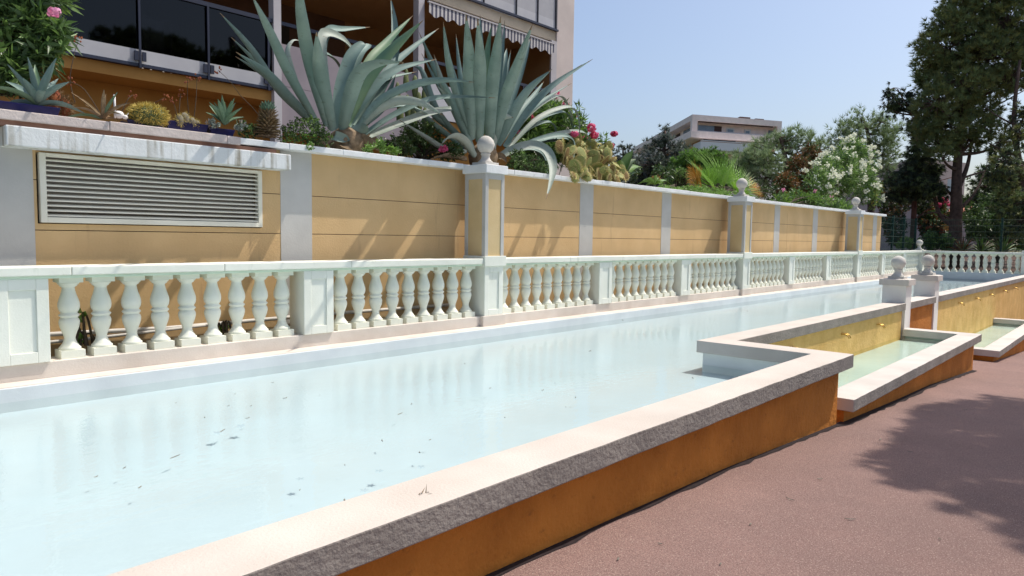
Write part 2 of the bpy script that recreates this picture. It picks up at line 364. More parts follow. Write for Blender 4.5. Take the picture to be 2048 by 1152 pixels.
MB().prism([(14.02,inner(14.)+.036),(26.38,inner(26.4)+.036),(26.38,inner(26.4)+.049),(14.02,inner(14.)+.049)], -2.9, -1.014).build('spout_panel', 'spout_yellow', t)
for x in (15.7, 17.35, 18.95, 20.8, 22.45, 24.25): spout(t, x, -1.16)
def basin(label, x0, x1, zt, yb, floor):
    t = thing('fountain_basin', label, 'basin', ((x0+x1)/2, 1.9, pav((x0+x1)/2)))
    cw = .262
    cop = [(x0,1.737),(x1,1.737),(x1,yb),(x1-cw,yb),(x1-cw,1.737+.255),(x0+.26,1.737+.255),(x0+.26,yb),(x0,yb)]
    R = random.Random(7); k = 60
    front = [(x0+(x1-x0)*i/k, 1.737+R.uniform(-.0025,.0025)) for i in range(k+1)]
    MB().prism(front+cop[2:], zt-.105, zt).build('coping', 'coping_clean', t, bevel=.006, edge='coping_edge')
    a, b = x0+.03, x1-.05
    MB().prism([(a,1.820),(b,1.820),(b,yb-.012),(b-.14,yb-.012),(b-.14,1.95),(a+.14,1.95),(a+.14,yb-.012),(a,yb-.012)], zt-1.25, zt-.1055).build('basin_wall', 'orange_wall', t)
    MB().box(a+.141, b-.141, 1.951, 2.76, floor-.05, floor).box(b-.1545, b-.1405, 1.952, yb-.02, floor+.001, zt-.1056).box(a+.142, b-.1545, 1.9515, 1.962, floor+.001, zt-.106).build('basin_floor', 'basin_floor', t)
    g = MB(); g.add([(a+.142,1.952,zt-.115),(b-.156,1.952,zt-.115),(b-.156,2.765,zt-.115),(a+.142,2.765,zt-.115)], [(0,1,2,3)]); struct(g.build('basin_water', 'basin_water'))
basin('first fountain basin with pale green water and orange outer wall, below the stepped pool wall', 6.10, 11.95, -1.29, 2.70, -1.455)
basin('lower fountain basin cut by the right edge, beyond the two small ball pillars', 13.69, 19.9, -1.731, 2.66, -1.895)
# ------------------------------------------------------------------ pillars with ball finials
def finial(t, cx, cy, z):
    f = MB(); f.lathe([(.001,0),(.028,.002),(.062,.022),(.09,.055),(.1045,.1),(.1045,.115),(.09,.158),(.062,.19),(.03,.208),(.001,.213)], cx, cy, z+.135, 28, False)
    b = f.build('ball_finial', 'finial_stone', t, smooth=True)
    p = MB(); p.lathe([(.088,.036),(.086,.046),(.068,.062),(.052,.085),(.047,.105),(.05,.122),(.058,.13),(.058,.142),(.045,.15)], cx, cy, z, 28)
    q = p.build('pedestal', 'finial_stone', b, smooth=True)
    MB().box(cx-.11, cx+.11, cy-.11, cy+.11, z, z+.036).build('base_slab', 'finial_stone', b, bevel=.004)
def small_pillar(label, x0, x1, y0):
    cx, cy = (x0+x1)/2, y0+.165
    t = thing('ball_pillar', label, 'pillar', (cx, y0, -1.29), 'small ball pillars on the pool wall')
    MB().box(x0, x1, y0, y0+.33, -2.1, -.645).build('shaft', 'pillar_paint', t, bevel=.004)
    m = MB().box(x0-.04, x1+.04, y0-.04, y0+.37, -.645, -.553); m.frustum(cx, cy, -.553, .2, .2, -.545, .15, .15)
    m.build('cap', 'coping_clean', t, bevel=.004)
    finial(t, cx, cy, -.546)
small_pillar('nearer small white pillar with a stone ball, at the end of the first fountain basin', 11.772, 12.1, 2.70)
small_pillar('farther small white pillar with a stone ball, beside the yellow spout wall', 13.695, 14.0, 2.70)
X1, DX, BP = 1.585, 2.2964, .21
def post_x(k): return X1+DX*k-.308
ZP, ZL, ZR = -.912, -1.031, -.333       # plinth top, ledge top, underside of rail
def recessed(mb, x0, x1, y, z0, z1, mar=.07, d=.012):
    """panelled front face looking towards -y: a frame proud of a sunk field"""
    mb.box(x0, x0+mar, y-d, y, z0, z1).box(x1-mar, x1, y-d, y, z0, z1)
    mb.box(x0+mar, x1-mar, y-d, y, z0, z0+mar).box(x0+mar, x1-mar, y-d, y, z1-mar, z1)
def tall_pillar(label, cx):
    t = thing('ball_pillar', label, 'pillar', (cx, 5.61, ZL), 'tall ball pillars along the yellow wall')
    h = .165
    MB().box(cx-.19, cx+.19, 5.612, 5.97, ZL, ZP+.004).build('plinth', 'plinth_paint', t, bevel=.005)
    m = MB().box(cx-.155, cx+.155, 5.642, 5.965, ZP+.004, -.335); recessed(m, cx-.155, cx+.155, 5.642, ZP+.004, -.335)
    m.build('lower_post', 'white_stucco', t, bevel=.003)
    MB().box(cx-.178, cx+.178, 5.606, 5.966, -.335, -.218).build('collar', 'white_stucco', t, bevel=.005)
    m = MB(); w = .052; x0, x1, y0, y1 = cx-.158, cx+.158, 5.63, 5.9665
    for xa, xb in ((x0, x0+w), (x1-w, x1)): m.box(xa, xb, y0, y0+w, -.218, .725)
    m.box(x0, x0+w, y1-w, y1, -.218, .725).box(x1-w, x1, y1-w, y1, -.218, .725)
    m.box(x0+w, x1-w, y0, y0+w, .66, .725).box(x0, x0+w, y0+w, y1-w, .66, .725).box(x1-w, x1, y0+w, y1-w, .66, .725)
    m.build('shaft', 'band_white', t, bevel=.003)
    MB().box(x0+.008, x1-.008, y0+.008, y1-.01, -.218, .70).build('shaft_panel', 'panel_yellow', t)
    MB().box(cx-.18, cx+.18, 5.597, 5.99, .726, .822).build('cap', 'wall_coping', t, bevel=.006)
    finial(t, cx, 5.79, .823)
PX = [post_x(2)+.012, post_x(5), post_x(8)]
tall_pillar('tall white and yellow pillar with a stone ball under the drooping agave leaf', PX[0])
tall_pillar('tall white and yellow pillar with a stone ball beside the fan palm', PX[1])
tall_pillar('tall white and yellow pillar with its ball half hidden by the white oleander', PX[2])
# ------------------------------------------------------------------ balustrades
BPROF = [(.0695,.058),(.072,.066),(.0695,.076),(.060,.082),(.057,.090),(.046,.104),(.038,.126),(.036,.142),(.040,.162),(.050,.19),(.060,.218),(.0655,.244),(.066,.262),(.060,.281),(.053,.286),(.056,.292),(.066,.304),(.0665,.309),(.056,.319),(.052,.326),(.058,.333),(.066,.350),(.0695,.372),(.068,.398),(.060,.426),(.050,.455),(.043,.482),(.040,.503),(.043,.511),(.055,.517),(.056,.524),(.066,.531),(.070,.541),(.068,.546)]
bm = MB(); bm.box(-.077,.077,-.077,.077,0,.058); bm.lathe(BPROF, 0, 0, 0, 22, False); bm.box(-.076,.076,-.076,.076,.545,.581)
proto = bm.build('baluster', 'baluster_stone'); BME = proto.data
BME.polygons.foreach_set('use_smooth', [len(p.vertices) == 4 and 6 <= p.index < len(BME.polygons)-6 for p in BME.polygons])
bpy.data.objects.remove(proto)
RB = random.Random(5)
def put_baluster(t, x, y):
    o = bpy.data.objects.new('baluster', BME); C.objects.link(o); o.parent = t
    o.location = V((x, y, ZP))-t.location; o.rotation_euler = (0, 0, RB.uniform(-.02,.02)+RB.choice((0, PI/2, PI)))
def stretch(label, xa, xb, bays, posts, first=False):
    t = thing('balustrade', label, 'balustrade', ((xa+xb)/2, 5.77, ZP), 'white balustrade along the pool')
    MB().box(xa, xb, 5.665, 5.88, ZL-.2, ZP).build('plinth', 'plinth_paint', t, bevel=.006)
    R = random.Random(int(xa*10)); m = MB(); x = xa                # rail cast in lengths with fine joints
    while x < xb-.05:
        e = min(xb, x+R.uniform(1.1, 1.6))
        if xb-e < .5: e = xb
        m.box(x+.0015, e-.0015, 5.622, 5.92, -.310, -.2475+R.uniform(-.0015,.0015)); x = e
    m.build('rail', 'white_stucco', t, bevel=.006)
    MB().box(xa, xb, 5.645, 5.897, ZR+.002, -.3102).build('rail_lip', 'rail_lip', t, bevel=.004)
    for k in posts:
        c = post_x(k); m = MB().box(c-.155, c+.155, 5.657, 5.895, ZP, ZR+.002); recessed(m, c-.155, c+.155, 5.657, ZP, ZR+.002, .075)
        m.build('post', 'white_stucco', t, bevel=.003)
    for j in bays:
        for i in range(9): put_baluster(t, X1+DX*j+BP*i, 5.769)
stretch('nearest stretch of white balustrade, under the louvred vent', -1.2, PX[0]-.18, (0, 1), (0, 1))
stretch('stretch of white balustrade between the agave pillar and the palm pillar', PX[0]+.18, PX[1]-.18, (2, 3, 4), (3, 4))
stretch('stretch of white balustrade between the palm pillar and the oleander pillar', PX[1]+.18, PX[2]-.18, (5, 6, 7), (6, 7))
stretch('farthest stretch of white balustrade along the wall, ending at the corner post', PX[2]+.18, 26.36, (8, 9, 10), (9, 10))
t = thing('balustrade', 'white balustrade across the far end of the pool with dark gaps', 'balustrade', (26.55, 4.3, ZP))
MB().box(26.45, 26.66, 2.6, 5.60, ZL-.2, ZP).build('plinth', 'pool_edge_paint', t, bevel=.006)
MB().box(26.405, 26.70, 2.6, 5.62, -.310, -.2475).build('rail', 'white_stucco', t, bevel=.006)
MB().box(26.43, 26.675, 2.6, 5.62, ZR+.002, -.3102).build('rail_lip', 'rail_lip', t, bevel=.004)
MB().box(26.43, 26.68, 2.66, 2.955, ZP, -.19).build('post', 'white_stucco', t, bevel=.004)
for i in range(-1, 11): put_baluster(t, 26.555, 5.153-BP*i)
t = thing('ball_pillar', 'corner post with a stone ball where the two balustrades meet', 'pillar', (26.54, 5.77, ZL))
MB().box(26.36, 26.74, 5.60, 5.95, ZL-.2, ZP+.003).box(26.385, 26.71, 5.62, 5.92, ZP+.003, ZR).build('lower_post', 'white_stucco', t, bevel=.004)
MB().box(26.352, 26.745, 5.595, 5.955, ZR, -.235).build('cap', 'white_stucco', t, bevel=.005)
finial(t, 26.55, 5.77, -.234)
# pale blue kerb of the pool under the plinth
t = thing('pool_kerb', 'pale blue painted kerb along the foot of the balustrade', 'kerb', (8, 5.6, ZW))
MB().box(-3, 26.36, 5.474, 5.664, -1.35, ZL).build('kerb_body', ['pool_edge_paint'], t, bevel=.006)
MB().box(-3, 26.35, 5.49, 5.663, ZL+.0005, ZL+.004).build('kerb_top', 'plinth_paint', t)
R = random.Random(44); lm = MB()
for i in range(420):
    x = R.triangular(9, 25, 20); q = V((x, 5.655-abs(R.gauss(0,.035)), ZL+.006)); a_ = R.uniform(0, PI); d_ = V((math.cos(a_), math.sin(a_), R.uniform(-.05,.25))); lm.leaf(q, d_, V((-d_.y, d_.x, 0)), R.uniform(.02,.05), R.uniform(.006,.014))
stuff(tag(lm.build('leaf_litter', 'aloe_brown'), 'dry brown leaf litter gathered along the foot of the balustrade plinth', 'leaf litter'))
MB().box(26.44, 26.449, 2.6, 5.47, -1.3, ZP-.05).build('kerb_end', 'pool_edge_paint', t)
# drain pipe on the wall foot, seen between the balusters
t = MB(); t.tube([(-1,6.07,-.70),(1.6,6.07,-.775),(2.4,6.07,-.80),(3.9,6.07,-.79),(5.6,6.07,-.80)], .018, .018, 10)
t.tube([(-1,6.065,-.845),(1.8,6.065,-.83),(2.7,6.06,-.80)], .014, .014, 10)
tag(t.build('drain_pipe', 'pipe_white', smooth=True), 'thin white pipes running low on the wall behind the balusters', 'pipe')
# ------------------------------------------------------------------ yellow retaining wall
YW = 6.106; KW = YW/5.966               # the wall stands a hand's breadth behind the pillars
t = thing('retaining_wall', 'long yellow retaining wall with white bands and pale coping behind the balustrade', 'wall', (10, YW, -1.05))
bands = [(.95,1.44),(3.375,3.70),(7.95,8.265),(10.17,10.47),(14.80,15.09),(17.08,17.40),(21.90,22.27)]
bands = [(p*KW, q*KW) for p, q in bands]
VX0, VX1, VZ0, VZ1, WE = 1.46*KW, 3.19*KW, .052*KW, .563*KW, 22.72*KW
courses = [(-1.05,.002),(.008,.372),(.378,.784)]
m = MB(); crack = 15.52*KW
for z0, z1 in courses:
    for xa, xb in ((-3, crack-.003), (crack+.003, WE)):
        if z1 > .02 and z0 < .5 and xa < 0:          # leave the louvre opening free
            m.box(xa, VX0, YW, YW+.18, z0, z1); m.box(VX1, xb, YW, YW+.18, z0, z1)
            if z0 < .2: m.box(VX0, VX1, YW, YW+.18, z0, VZ0)
            else: m.box(VX0, VX1, YW, YW+.18, VZ1, z1)
        else: m.box(xa, xb, YW, YW+.18, z0, z1)
m.build('wall_body', 'yellow_wall', t)
MB().box(-3, VX0-.005, YW+.012, YW+.17, -1, .76).box(VX1+.005, WE-.02, YW+.012, YW+.17, -1, .76).build('joint_fill', 'far_dark', t)
for xa, xb in bands: MB().box(xa, xb, YW-.004, YW+.02, -1.03, .7835).build('pilaster', 'band_white', t)
m = MB(); R = random.Random(9); x = 3.0
while x < WE+.02:
    e = min(WE+.035, x+R.uniform(.35,.62)); m.box(x+.001, e-.001, 5.972+R.uniform(-.003,.003), 6.34, .784, .842+R.uniform(-.004,.003)); x = e
m.build('coping', 'wall_coping', t, bevel=.006)
m = MB(); x = -3
while x < 2.99:
    e = min(2.999, x+R.uniform(.7,1.2)); m.box(x+.001, e-.001, 5.957+R.uniform(-.003,.003), 6.34, .772, .843+R.uniform(-.003,.003)); x = e
m.build('old_coping', 'old_coping', t, bevel=.007)
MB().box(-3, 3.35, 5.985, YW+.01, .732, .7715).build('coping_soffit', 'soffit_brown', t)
MB().box(1.262*1.013, 3.42*1.013, 5.925, YW+.02, .590, .7315).build('lintel', 'lintel_paint', t, bevel=.008)
W0, W1 = VX0+.015, VX1-.008; vy = YW-.03
v = MB().box(W0, W0+.042, vy, vy+.065, .061, .575).box(W1-.038, W1, vy, vy+.065, .061, .575).box(W0+.042, W1-.038, vy, vy+.065, .061, .102).box(W0+.042, W1-.038, vy, vy+.065, .547, .575).build('vent_frame', 'vent_cream', t, bevel=.003)
m = MB()
for i in range(12):
    z = .108+i*.037; p, q, y0, y1 = W0+.043, W1-.039, vy+.01, vy+.056
    m.add([(p,y0,z),(q,y0,z),(q,y0,z+.009),(p,y0,z+.009),(p,y0+.03,z+.013),(q,y0+.03,z+.013),(q,y0+.03,z+.020),(p,y0+.03,z+.020)],
          [(0,1,2,3),(4,7,6,5),(0,4,5,1),(3,2,6,7),(0,3,7,4),(1,5,6,2)])
m.build('vent_slats', 'vent_cream', v)
MB().box(W0+.02, W1-.02, YW+.09, YW+.10, .06, .57).build('vent_back', 'vent_dark', v)
# ------------------------------------------------------------------ plants on the terrace
def bez(P, n):
    """smooth curve through the given points (Catmull-Rom), n samples"""
    P = [V(p) for p in P]; Q = [P[0]*2-P[1]]+P+[P[-1]*2-P[-2]]; out = []
    segs = len(P)-1
    for i in range(n+1):
        u = segs*i/n; k = min(int(u), segs-1); s = u-k; a, b, c, e = Q[k:k+4]
        out.append(.5*((2*b)+(c-a)*s+(2*a-5*b+4*c-e)*s*s+(3*b-a-3*c+e)*s**3))
    return out
def blade(mb, P, w, axis, n=14, face=.35, chan=.22, base=.62, tipf=1.0, thick=.014, teeth=0, R=None):
    """succulent sword leaf: channelled upper face, keeled thick under face, spine tip"""
    pts = bez(P, n); o = V((pts[n//2].x-axis.x, pts[n//2].y-axis.y, 0))
    if o.length < .02: o = V((0,-1,0))
    s0 = V((0,0,1)).cross(o).normalized(); vs = []; fs = []; s = None
    for i, p in enumerate(pts):
        t = i/n; T = (pts[min(i+1,n)]-pts[max(i-1,0)]).normalized()
        if s is None:                              # start partly broadside to the pool, then carry the frame along the leaf
            sc = T.cross(pts[n//2].normalized())
            if sc.length > .01: sc.normalize()
            if sc.dot(s0) < 0: sc = -sc
            s = s0*(1-face)+sc*face
            s = (s-T*s.dot(T)).normalized(); nn = s.cross(T); sgn = 1 if nn.dot(V((-o.x,-o.y,.6))) > 0 else -1
        s = (s-T*s.dot(T)).normalized(); inw = s.cross(T)*sgn
        if t < .35: ww = w*(base+(1-base)*math.sin(t/.35*PI/2))
        else: ww = w*max(0., 1-((t-.35)/.65)**2.1*tipf)
        ww = max(ww, .003); h = ww*chan; th = thick*(1-t*.7)*(2.0 if t < .15 else 1)
        up_ = [p-s*(ww/2)+inw*h, p-s*(ww*.27)+inw*(h*.20), p, p+s*(ww*.27)+inw*(h*.20), p+s*(ww/2)+inw*h]
        vs += up_+[up_[4], p+s*(ww*.27)+inw*(h*.15-th), p-inw*(th*1.5), p-s*(ww*.27)+inw*(h*.15-th), up_[0]]
    k = 10
    for i in range(n):
        for j in (0, 1, 2, 3, 5, 6, 7, 8): fs.append((i*k+j, (i+1)*k+j, (i+1)*k+j+1, i*k+j+1))
    fs.append((0,1,2,3,4,6,7,8)[::-1])
    mb.add(vs, fs)
def r2(x, y): return (560+x/3.2, y/3.2)
def r1(x, y): return (x/3.2, y/3.2)
def agave(name, label, bx, by, Y0, leaves, conv):
    base = onY(bx, by, Y0); t = thing(name, label, 'agave', (base.x, base.y, .76))
    mb = MB(); R = random.Random(4)
    extra = []
    for i in range(15):
        q = leaves[R.randrange(len(leaves))]
        if q[0] == 3: continue
        jx, jy, sc_ = R.uniform(-70, 70), R.uniform(-25, 60), R.uniform(.72, .95); b0_ = q[3][0]
        extra.append((0, q[1]*.8, q[2]*.6+R.uniform(.1,.5), [(b0_[0]+(x-b0_[0])*sc_+jx*i_/(len(q[3])-1), b0_[1]+(y-b0_[1])*sc_+jy*i_/(len(q[3])-1)) for i_, (x, y) in enumerate(q[3])], .5))
    for L_ in leaves+extra:
        mk, w, dy, pts = L_[:4]; face = L_[4] if len(L_) > 4 else .45
        P = []; n = len(pts)
        for i, (x, y) in enumerate(pts):
            px, py = conv(x, y) if not (len(L_) > 5) else (x, y)
            u = (i/(n-1))**1.15; P.append(onY(px, py, Y0+dy*u+.05*math.copysign(1, dy)*(1-u)))
        mb.mat(mk); b0 = len(mb.m); blade(mb, P, w*((.60 if bx < 800 else .64) if mk != 3 else .8), base, 22, face, tipf=1.0, thick=.009)
        if mk != 3:
            for q in range(len(mb.m)-9, len(mb.m)-1): mb.m[q] = 3          # dark terminal spine
    mb.build('leaves', ['agave', 'agave_pale', 'agave_green', 'agave_dry'], t, smooth=True)
    c = MB(); c.lathe([(.16,-.2),(.2,0),(.17,.09),(.09,.15)], base.x, base.y, base.z-.02, 14); c.build('stem', 'agave_dry', t, smooth=True)
    return t
A1 = [(0,.21,-1.54,[(300,800),(195,420),(140,120),(112,-190)],.7), (0,.24,-1.22,[(335,830),(275,560),(250,400),(233,203)],.85),
 (1,.18,.30,[(330,760),(270,380),(275,220),(390,245),(470,330),(527,418)],.5), (0,.17,.45,[(320,760),(265,340),(310,200),(410,188),(577,173)],.4),
 (1,.13,.12,[(240,790),(130,610),(60,420),(42,320),(78,258),(135,262)],.4), (0,.19,-.30,[(230,800),(60,640),(-80,480),(-282,333)],.6),
 (0,.16,-1.46,[(240,800),(70,500),(-60,220),(-185,-40)],.55), (0,.15,.10,[(215,800),(-20,560),(-200,300),(-385,82)],.5),
 (0,.24,.10,[(370,830),(385,600),(450,380),(520,290),(548,282)],.75), (0,.22,.35,[(400,810),(430,560),(500,360),(560,300),(570,280)],.7),
 (0,.26,-1.38,[(400,830),(445,640),(510,480),(640,412),(795,398)],.8), (0,.22,-.25,[(440,810),(570,600),(740,455),(1003,378)],.65),
 (2,.23,-.5,[(430,800),(570,500),(730,310),(918,128)],.8), (2,.20,.32,[(430,790),(560,430),(690,270),(852,98)],.7),
 (0,.16,.30,[(470,800),(680,470),(850,310),(1018,180)],.6), (0,.17,.5,[(560,760),(720,420),(735,180),(708,-20)],.6),
 (0,.16,-.9,[(470,850),(640,650),(860,545),(1060,515),(1242,526)],.65), (1,.20,-.55,[(470,870),(600,720),(740,650),(900,660),(1052,742)],.7),
 (0,.15,-.7,[(540,860),(740,735),(960,640),(1150,622),(1378,626)],.5), (1,.18,.05,[(560,880),(780,790),(980,720),(1140,695),(1332,676)],.55),
 (0,.17,.35,[(470,830),(600,640),(690,520),(790,400)],.5), (0,.15,-.1,[(480,850),(640,720),(700,600),(740,480)],.5),
 (3,.13,-.2,[(360,880),(300,900),(250,930),(180,925)],.5), (0,.22,-.3,[(420,870),(520,830),(560,800)],.8), (0,.18,-.2,[(380,880),(350,870),(420,890),(450,900)],.7),
 (3,.18,-.35,[(440,890),(520,900),(590,930),(640,965)],.6), (3,.15,-.3,[(400,900),(420,930),(470,965)],.6), (3,.16,.1,[(460,890),(560,890),(640,900)],.6)]
A2 = [(0,.26,-1.46,[(1225,890),(1215,600),(1210,380),(1190,88)],.8), (0,.25,-1.78,[(1275,910),(1275,600),(1280,400),(1265,118)],.8),
 (0,.14,.30,[(1290,900),(1290,500),(1285,280),(1280,92)],.6), (2,.17,.10,[(1312,860),(1318,600),(1325,360),(1356,148)],.75),
 (0,.26,-1.62,[(1345,910),(1350,650),(1380,400),(1413,103)],.8), (0,.10,.25,[(1370,860),(1400,560),(1425,330),(1438,128)],.5),
 (0,.16,.30,[(1380,880),(1415,600),(1440,400),(1452,306)],.7), (0,.10,.35,[(1395,880),(1440,560),(1478,318)],.6),
 (0,.23,-1.46,[(1375,910),(1440,640),(1520,420),(1617,153)],.75), (0,.17,.25,[(1400,890),(1500,590),(1560,400),(1606,240)],.6),
 (0,.22,-.7,[(1400,930),(1480,760),(1590,580),(1742,443)],.7), (0,.17,-.6,[(1440,940),(1600,700),(1760,540),(2002,378)],.65),
 (0,.16,.30,[(1410,920),(1520,740),(1620,620),(1690,520)],.6),
 (1,.14,.20,[(1440,930),(1590,740),(1720,640),(1800,620),(1850,700),(1888,800)],.45), (1,.15,-.15,[(1450,960),(1640,770),(1800,695),(1880,700),(1912,780),(1917,905)],.5),
 (1,.14,-.10,[(1450,980),(1650,895),(1830,850),(1940,850),(1985,920),(1962,1062)],.5), (0,.15,-.30,[(1440,985),(1640,905),(1800,870),(1872,900),(1880,980),(1860,1092)],.55),
 (1,.24,-.95,[(1400,1010),(1500,960),(1620,935),(1705,970),(1745,1060),(1738,1150),(1702,1275)],.6),
 (0,.14,-0.97,[(1225,870),(1120,580),(1075,380),(1044,138)],.65), (0,.12,.28,[(1240,860),(1165,560),(1140,400),(1126,218)],.6),
 (0,.17,.30,[(1215,900),(1100,660),(1000,470),(888,203)],.65), (1,.16,.05,[(1210,900),(1120,720),(1040,540),(984,348)],.65),
 (1,.20,-.35,[(1245,1000),(1190,920),(1130,880),(1075,885),(1035,922)],.7), (0,.14,.40,[(1190,930),(1010,720),(930,520),(895,440),(858,428)],.5),
 (1,.13,-.05,[(1190,970),(1060,960),(930,880),(760,765)],.4), (0,.14,.30,[(1180,950),(1020,830),(900,730),(760,600)],.5),
 (1,.22,-.30,[(1355,1010),(1365,880),(1400,770),(1440,748),(1492,752)],.8), (0,.16,.25,[(1200,930),(1080,820),(980,740),(940,640)],.5),
 (0,.16,-.1,[(1230,950),(1150,780),(1090,620),(1010,500)],.6), (1,.10,.1,[(1200,920),(1130,770),(1060,620),(1000,545)],.4),
 (3,.12,-.15,[(1190,1020),(1130,1010),(1060,1000),(960,1020)],.5), (3,.12,-.2,[(1380,1020),(1400,1000),(1430,1010),(1450,1040)],.5), (0,.18,.3,[(1330,900),(1335,600),(1310,350)],.7)]
agave('agave', 'huge blue grey agave with arching leaves, left of the first tall ball pillar', *r2(430,900), 6.55, A1, r2)
agave('agave', 'huge blue grey agave behind the tall ball pillar, one leaf drooping over the wall', *r2(1300,990), 6.62, A2, r2)
# --- rosettes and cacti in pots
def rosette(name, label, cat, px, py, Y, n, L, w, mats, seed, elev=(15,85), stem=None, nz=0):
    R = random.Random(seed); b = onY(px, py, Y); t = thing(name, label, cat, b); mb = MB()
    for i in range(n):
        a = i*2.4+R.uniform(-.3,.3); e = math.radians(elev[0]+(elev[1]-elev[0])*(i/n)+R.uniform(-8,8)); l = L*R.uniform(.7,1.08)
        d = V((math.cos(a)*math.cos(e), math.sin(a)*math.cos(e), math.sin(e))); q = b+V((0,0,nz))
        mb.mat(R.randrange(len(mats))); P = [q, q+d*(l*.5)+V((0,0,-.02*l)), q+d*l+V((0,0,-.22*l*math.cos(e)**2))]
        blade(mb, P, w*R.uniform(.85,1.1), q, 8, .35, thick=.006)
    mb.build('leaves', mats, t, smooth=True); return t
def trough(label, pxa, pya, pxb, Y, h, dpt):
    a = onY(pxa, pya, Y); b = onY(pxb, pya, Y); x0, x1 = a.x, b.x; z0 = .846; z1 = z0+h
    t = thing('plant_trough', label, 'plant trough', ((x0+x1)/2, Y, z0), 'blue plant troughs on the wall coping')
    m = MB(); y0, y1 = Y, Y+dpt; i = .012
    vs = []
    for z, g_ in ((z0, .02), (z1, 0)): vs += [(x0+g_,y0+g_,z),(x1-g_,y0+g_,z),(x1-g_,y1-g_,z),(x0+g_,y1-g_,z)]
    for z, g_ in ((z1, i), (z0+.015, .03)): vs += [(x0+g_,y0+g_,z),(x1-g_,y0+g_,z),(x1-g_,y1-g_,z),(x0+g_,y1-g_,z)]
    fs = [(3,2,1,0)]
    for r in range(3):
        for k in range(4): fs.append((r*4+k, r*4+(k+1)%4, r*4+4+(k+1)%4, r*4+4+k))
    fs.append((12,13,14,15)); m.add(vs, fs); m.build('trough_body', 'blue_glaze', t, bevel=.004)
    MB().box(x0+.02, x1-.02, y0+.02, y1-.02, z1-.03, z1-.012).build('potting_soil', 'soil', t)
    return (x0+x1)/2, z1-.012
trough('long cobalt blue trough under the small agave at the wall end', -30, 225, 122, 6.09, .07, .2)
trough('low blue trough under the golden barrel cactus', 255, 245, 330, 6.09, .05, .17)
trough('blue trough of small grey cacti beside the golden barrel cactus', 334, 255, 418, 6.09, .085, .17)
trough('dark blue trough holding the green aloe', 421, 268, 471, 6.09, .07, .16)
rosette('small_agave', 'small grey green agave in the long blue trough under the pink oleander', 'agave', 75, 207, 6.16, 13, .36, .06, ['aloe_green', 'agave'], 3, (5, 80))
rosette('aloe', 'green aloe rosette standing in the dark blue trough', 'aloe', 449, 247, 6.12, 16, .27, .045, ['aloe_green'], 8, (25, 88))
rosette('bromeliad', 'mostly dried strappy plant left of the golden barrel cactus', 'plant', 205, 235, 6.12, 12, .30, .03, ['agave_dry', 'aloe_brown', 'agave_dry', 'aloe_green'], 12, (0, 70))
def barrel():
    c = onY(297, 232, 6.13); t = thing('barrel_cactus', 'golden spined barrel cactus in a low blue trough', 'cactus', (c.x, c.y, c.z-.09)); R = random.Random(2)
    m = MB(); m.ball(c, .145, .10, .085, 28, 14); m.build('body', 'cactus_green', t, smooth=True); s = MB()
    for i in range(1500):
        a = R.uniform(0, 2*PI); th = math.acos(R.uniform(-.75, 1)); nrm = V((math.sin(th)*math.cos(a), math.sin(th)*math.sin(a), math.cos(th)))
        p = c+V((nrm.x*.145, nrm.y*.10, nrm.z*.085)); d_ = (nrm+rvec(R)*.75).normalized(); s.needle(p, d_, R.uniform(.025,.05), .0036, d_.cross(rvec(R)).normalized())
    stuff(s.build('spines', 'spine_gold', t))
barrel()
def lumpy(name, label, px, py, Y, balls, matname, seed, spin=None, ns=110, sl=.024, sw=.002):
    c = onY(px, py, Y); t = thing(name, label, 'cactus', c); m = MB(); s = MB(); R = random.Random(seed)
    for (dx, dz, r, h) in balls:
        q = c+V((dx, R.uniform(-.03,.03), dz)); m.ball(q, r, r, h, 12, 8)
        for i in range(ns):
            n_ = rvec(R); p = q+V((n_.x*r, n_.y*r, n_.z*h)); d_ = (n_+rvec(R)*.5).normalized(); s.needle(p, d_, sl, sw, d_.cross(rvec(R)).normalized())
    m.build('body', matname, t, smooth=True); s.build('spines', spin or 'spine_gold', t)
lumpy('small_cactus', 'clump of small furry grey cacti in the middle blue trough', 372, 243, 6.12, [(-.06,.0,.035,.05),(-.01,.02,.04,.055),(.05,.0,.035,.04),(.09,-.01,.03,.035)], 'cactus_grey', 4)
lumpy('red_cactus', 'rusty red spiny cactus behind the small agave', 108, 205, 6.28, [(0,.0,.06,.12),(.07,-.03,.045,.08),(-.06,-.03,.045,.07)], 'cactus_red', 6, 'aloe_brown', 420, .045, .003)
def scaly():
    b = onY(536, 278, 6.10); t = thing('aloe_column', 'brown scaly aloe column with a green top, standing at the wall edge', 'aloe', b); m = MB(); R = random.Random(5)
    for j in range(15):
        z = .02+j*.0165; r = .035+.02*math.sin(PI*min(1, j/10))
        for k in range(13):
            a = k*2*PI/13+j*.24; e = math.radians(5+j*4.5); d_ = V((math.cos(a)*math.cos(e), math.sin(a)*math.cos(e), math.sin(e))); q = b+V((math.cos(a)*.02, math.sin(a)*.02, z))
            m.mat(0 if j > 11 else (2 if R.random() < .35 else 1)); l = R.uniform(.085,.12)
            blade(m, [q, q+d_*l*.55, q+d_*l+V((0,0,-.012))], .028, b, 4, .1, thick=.004)
    m.build('leaves', ['aloe_green', 'aloe_brown', 'agave_dry'], t, smooth=True)
scaly()
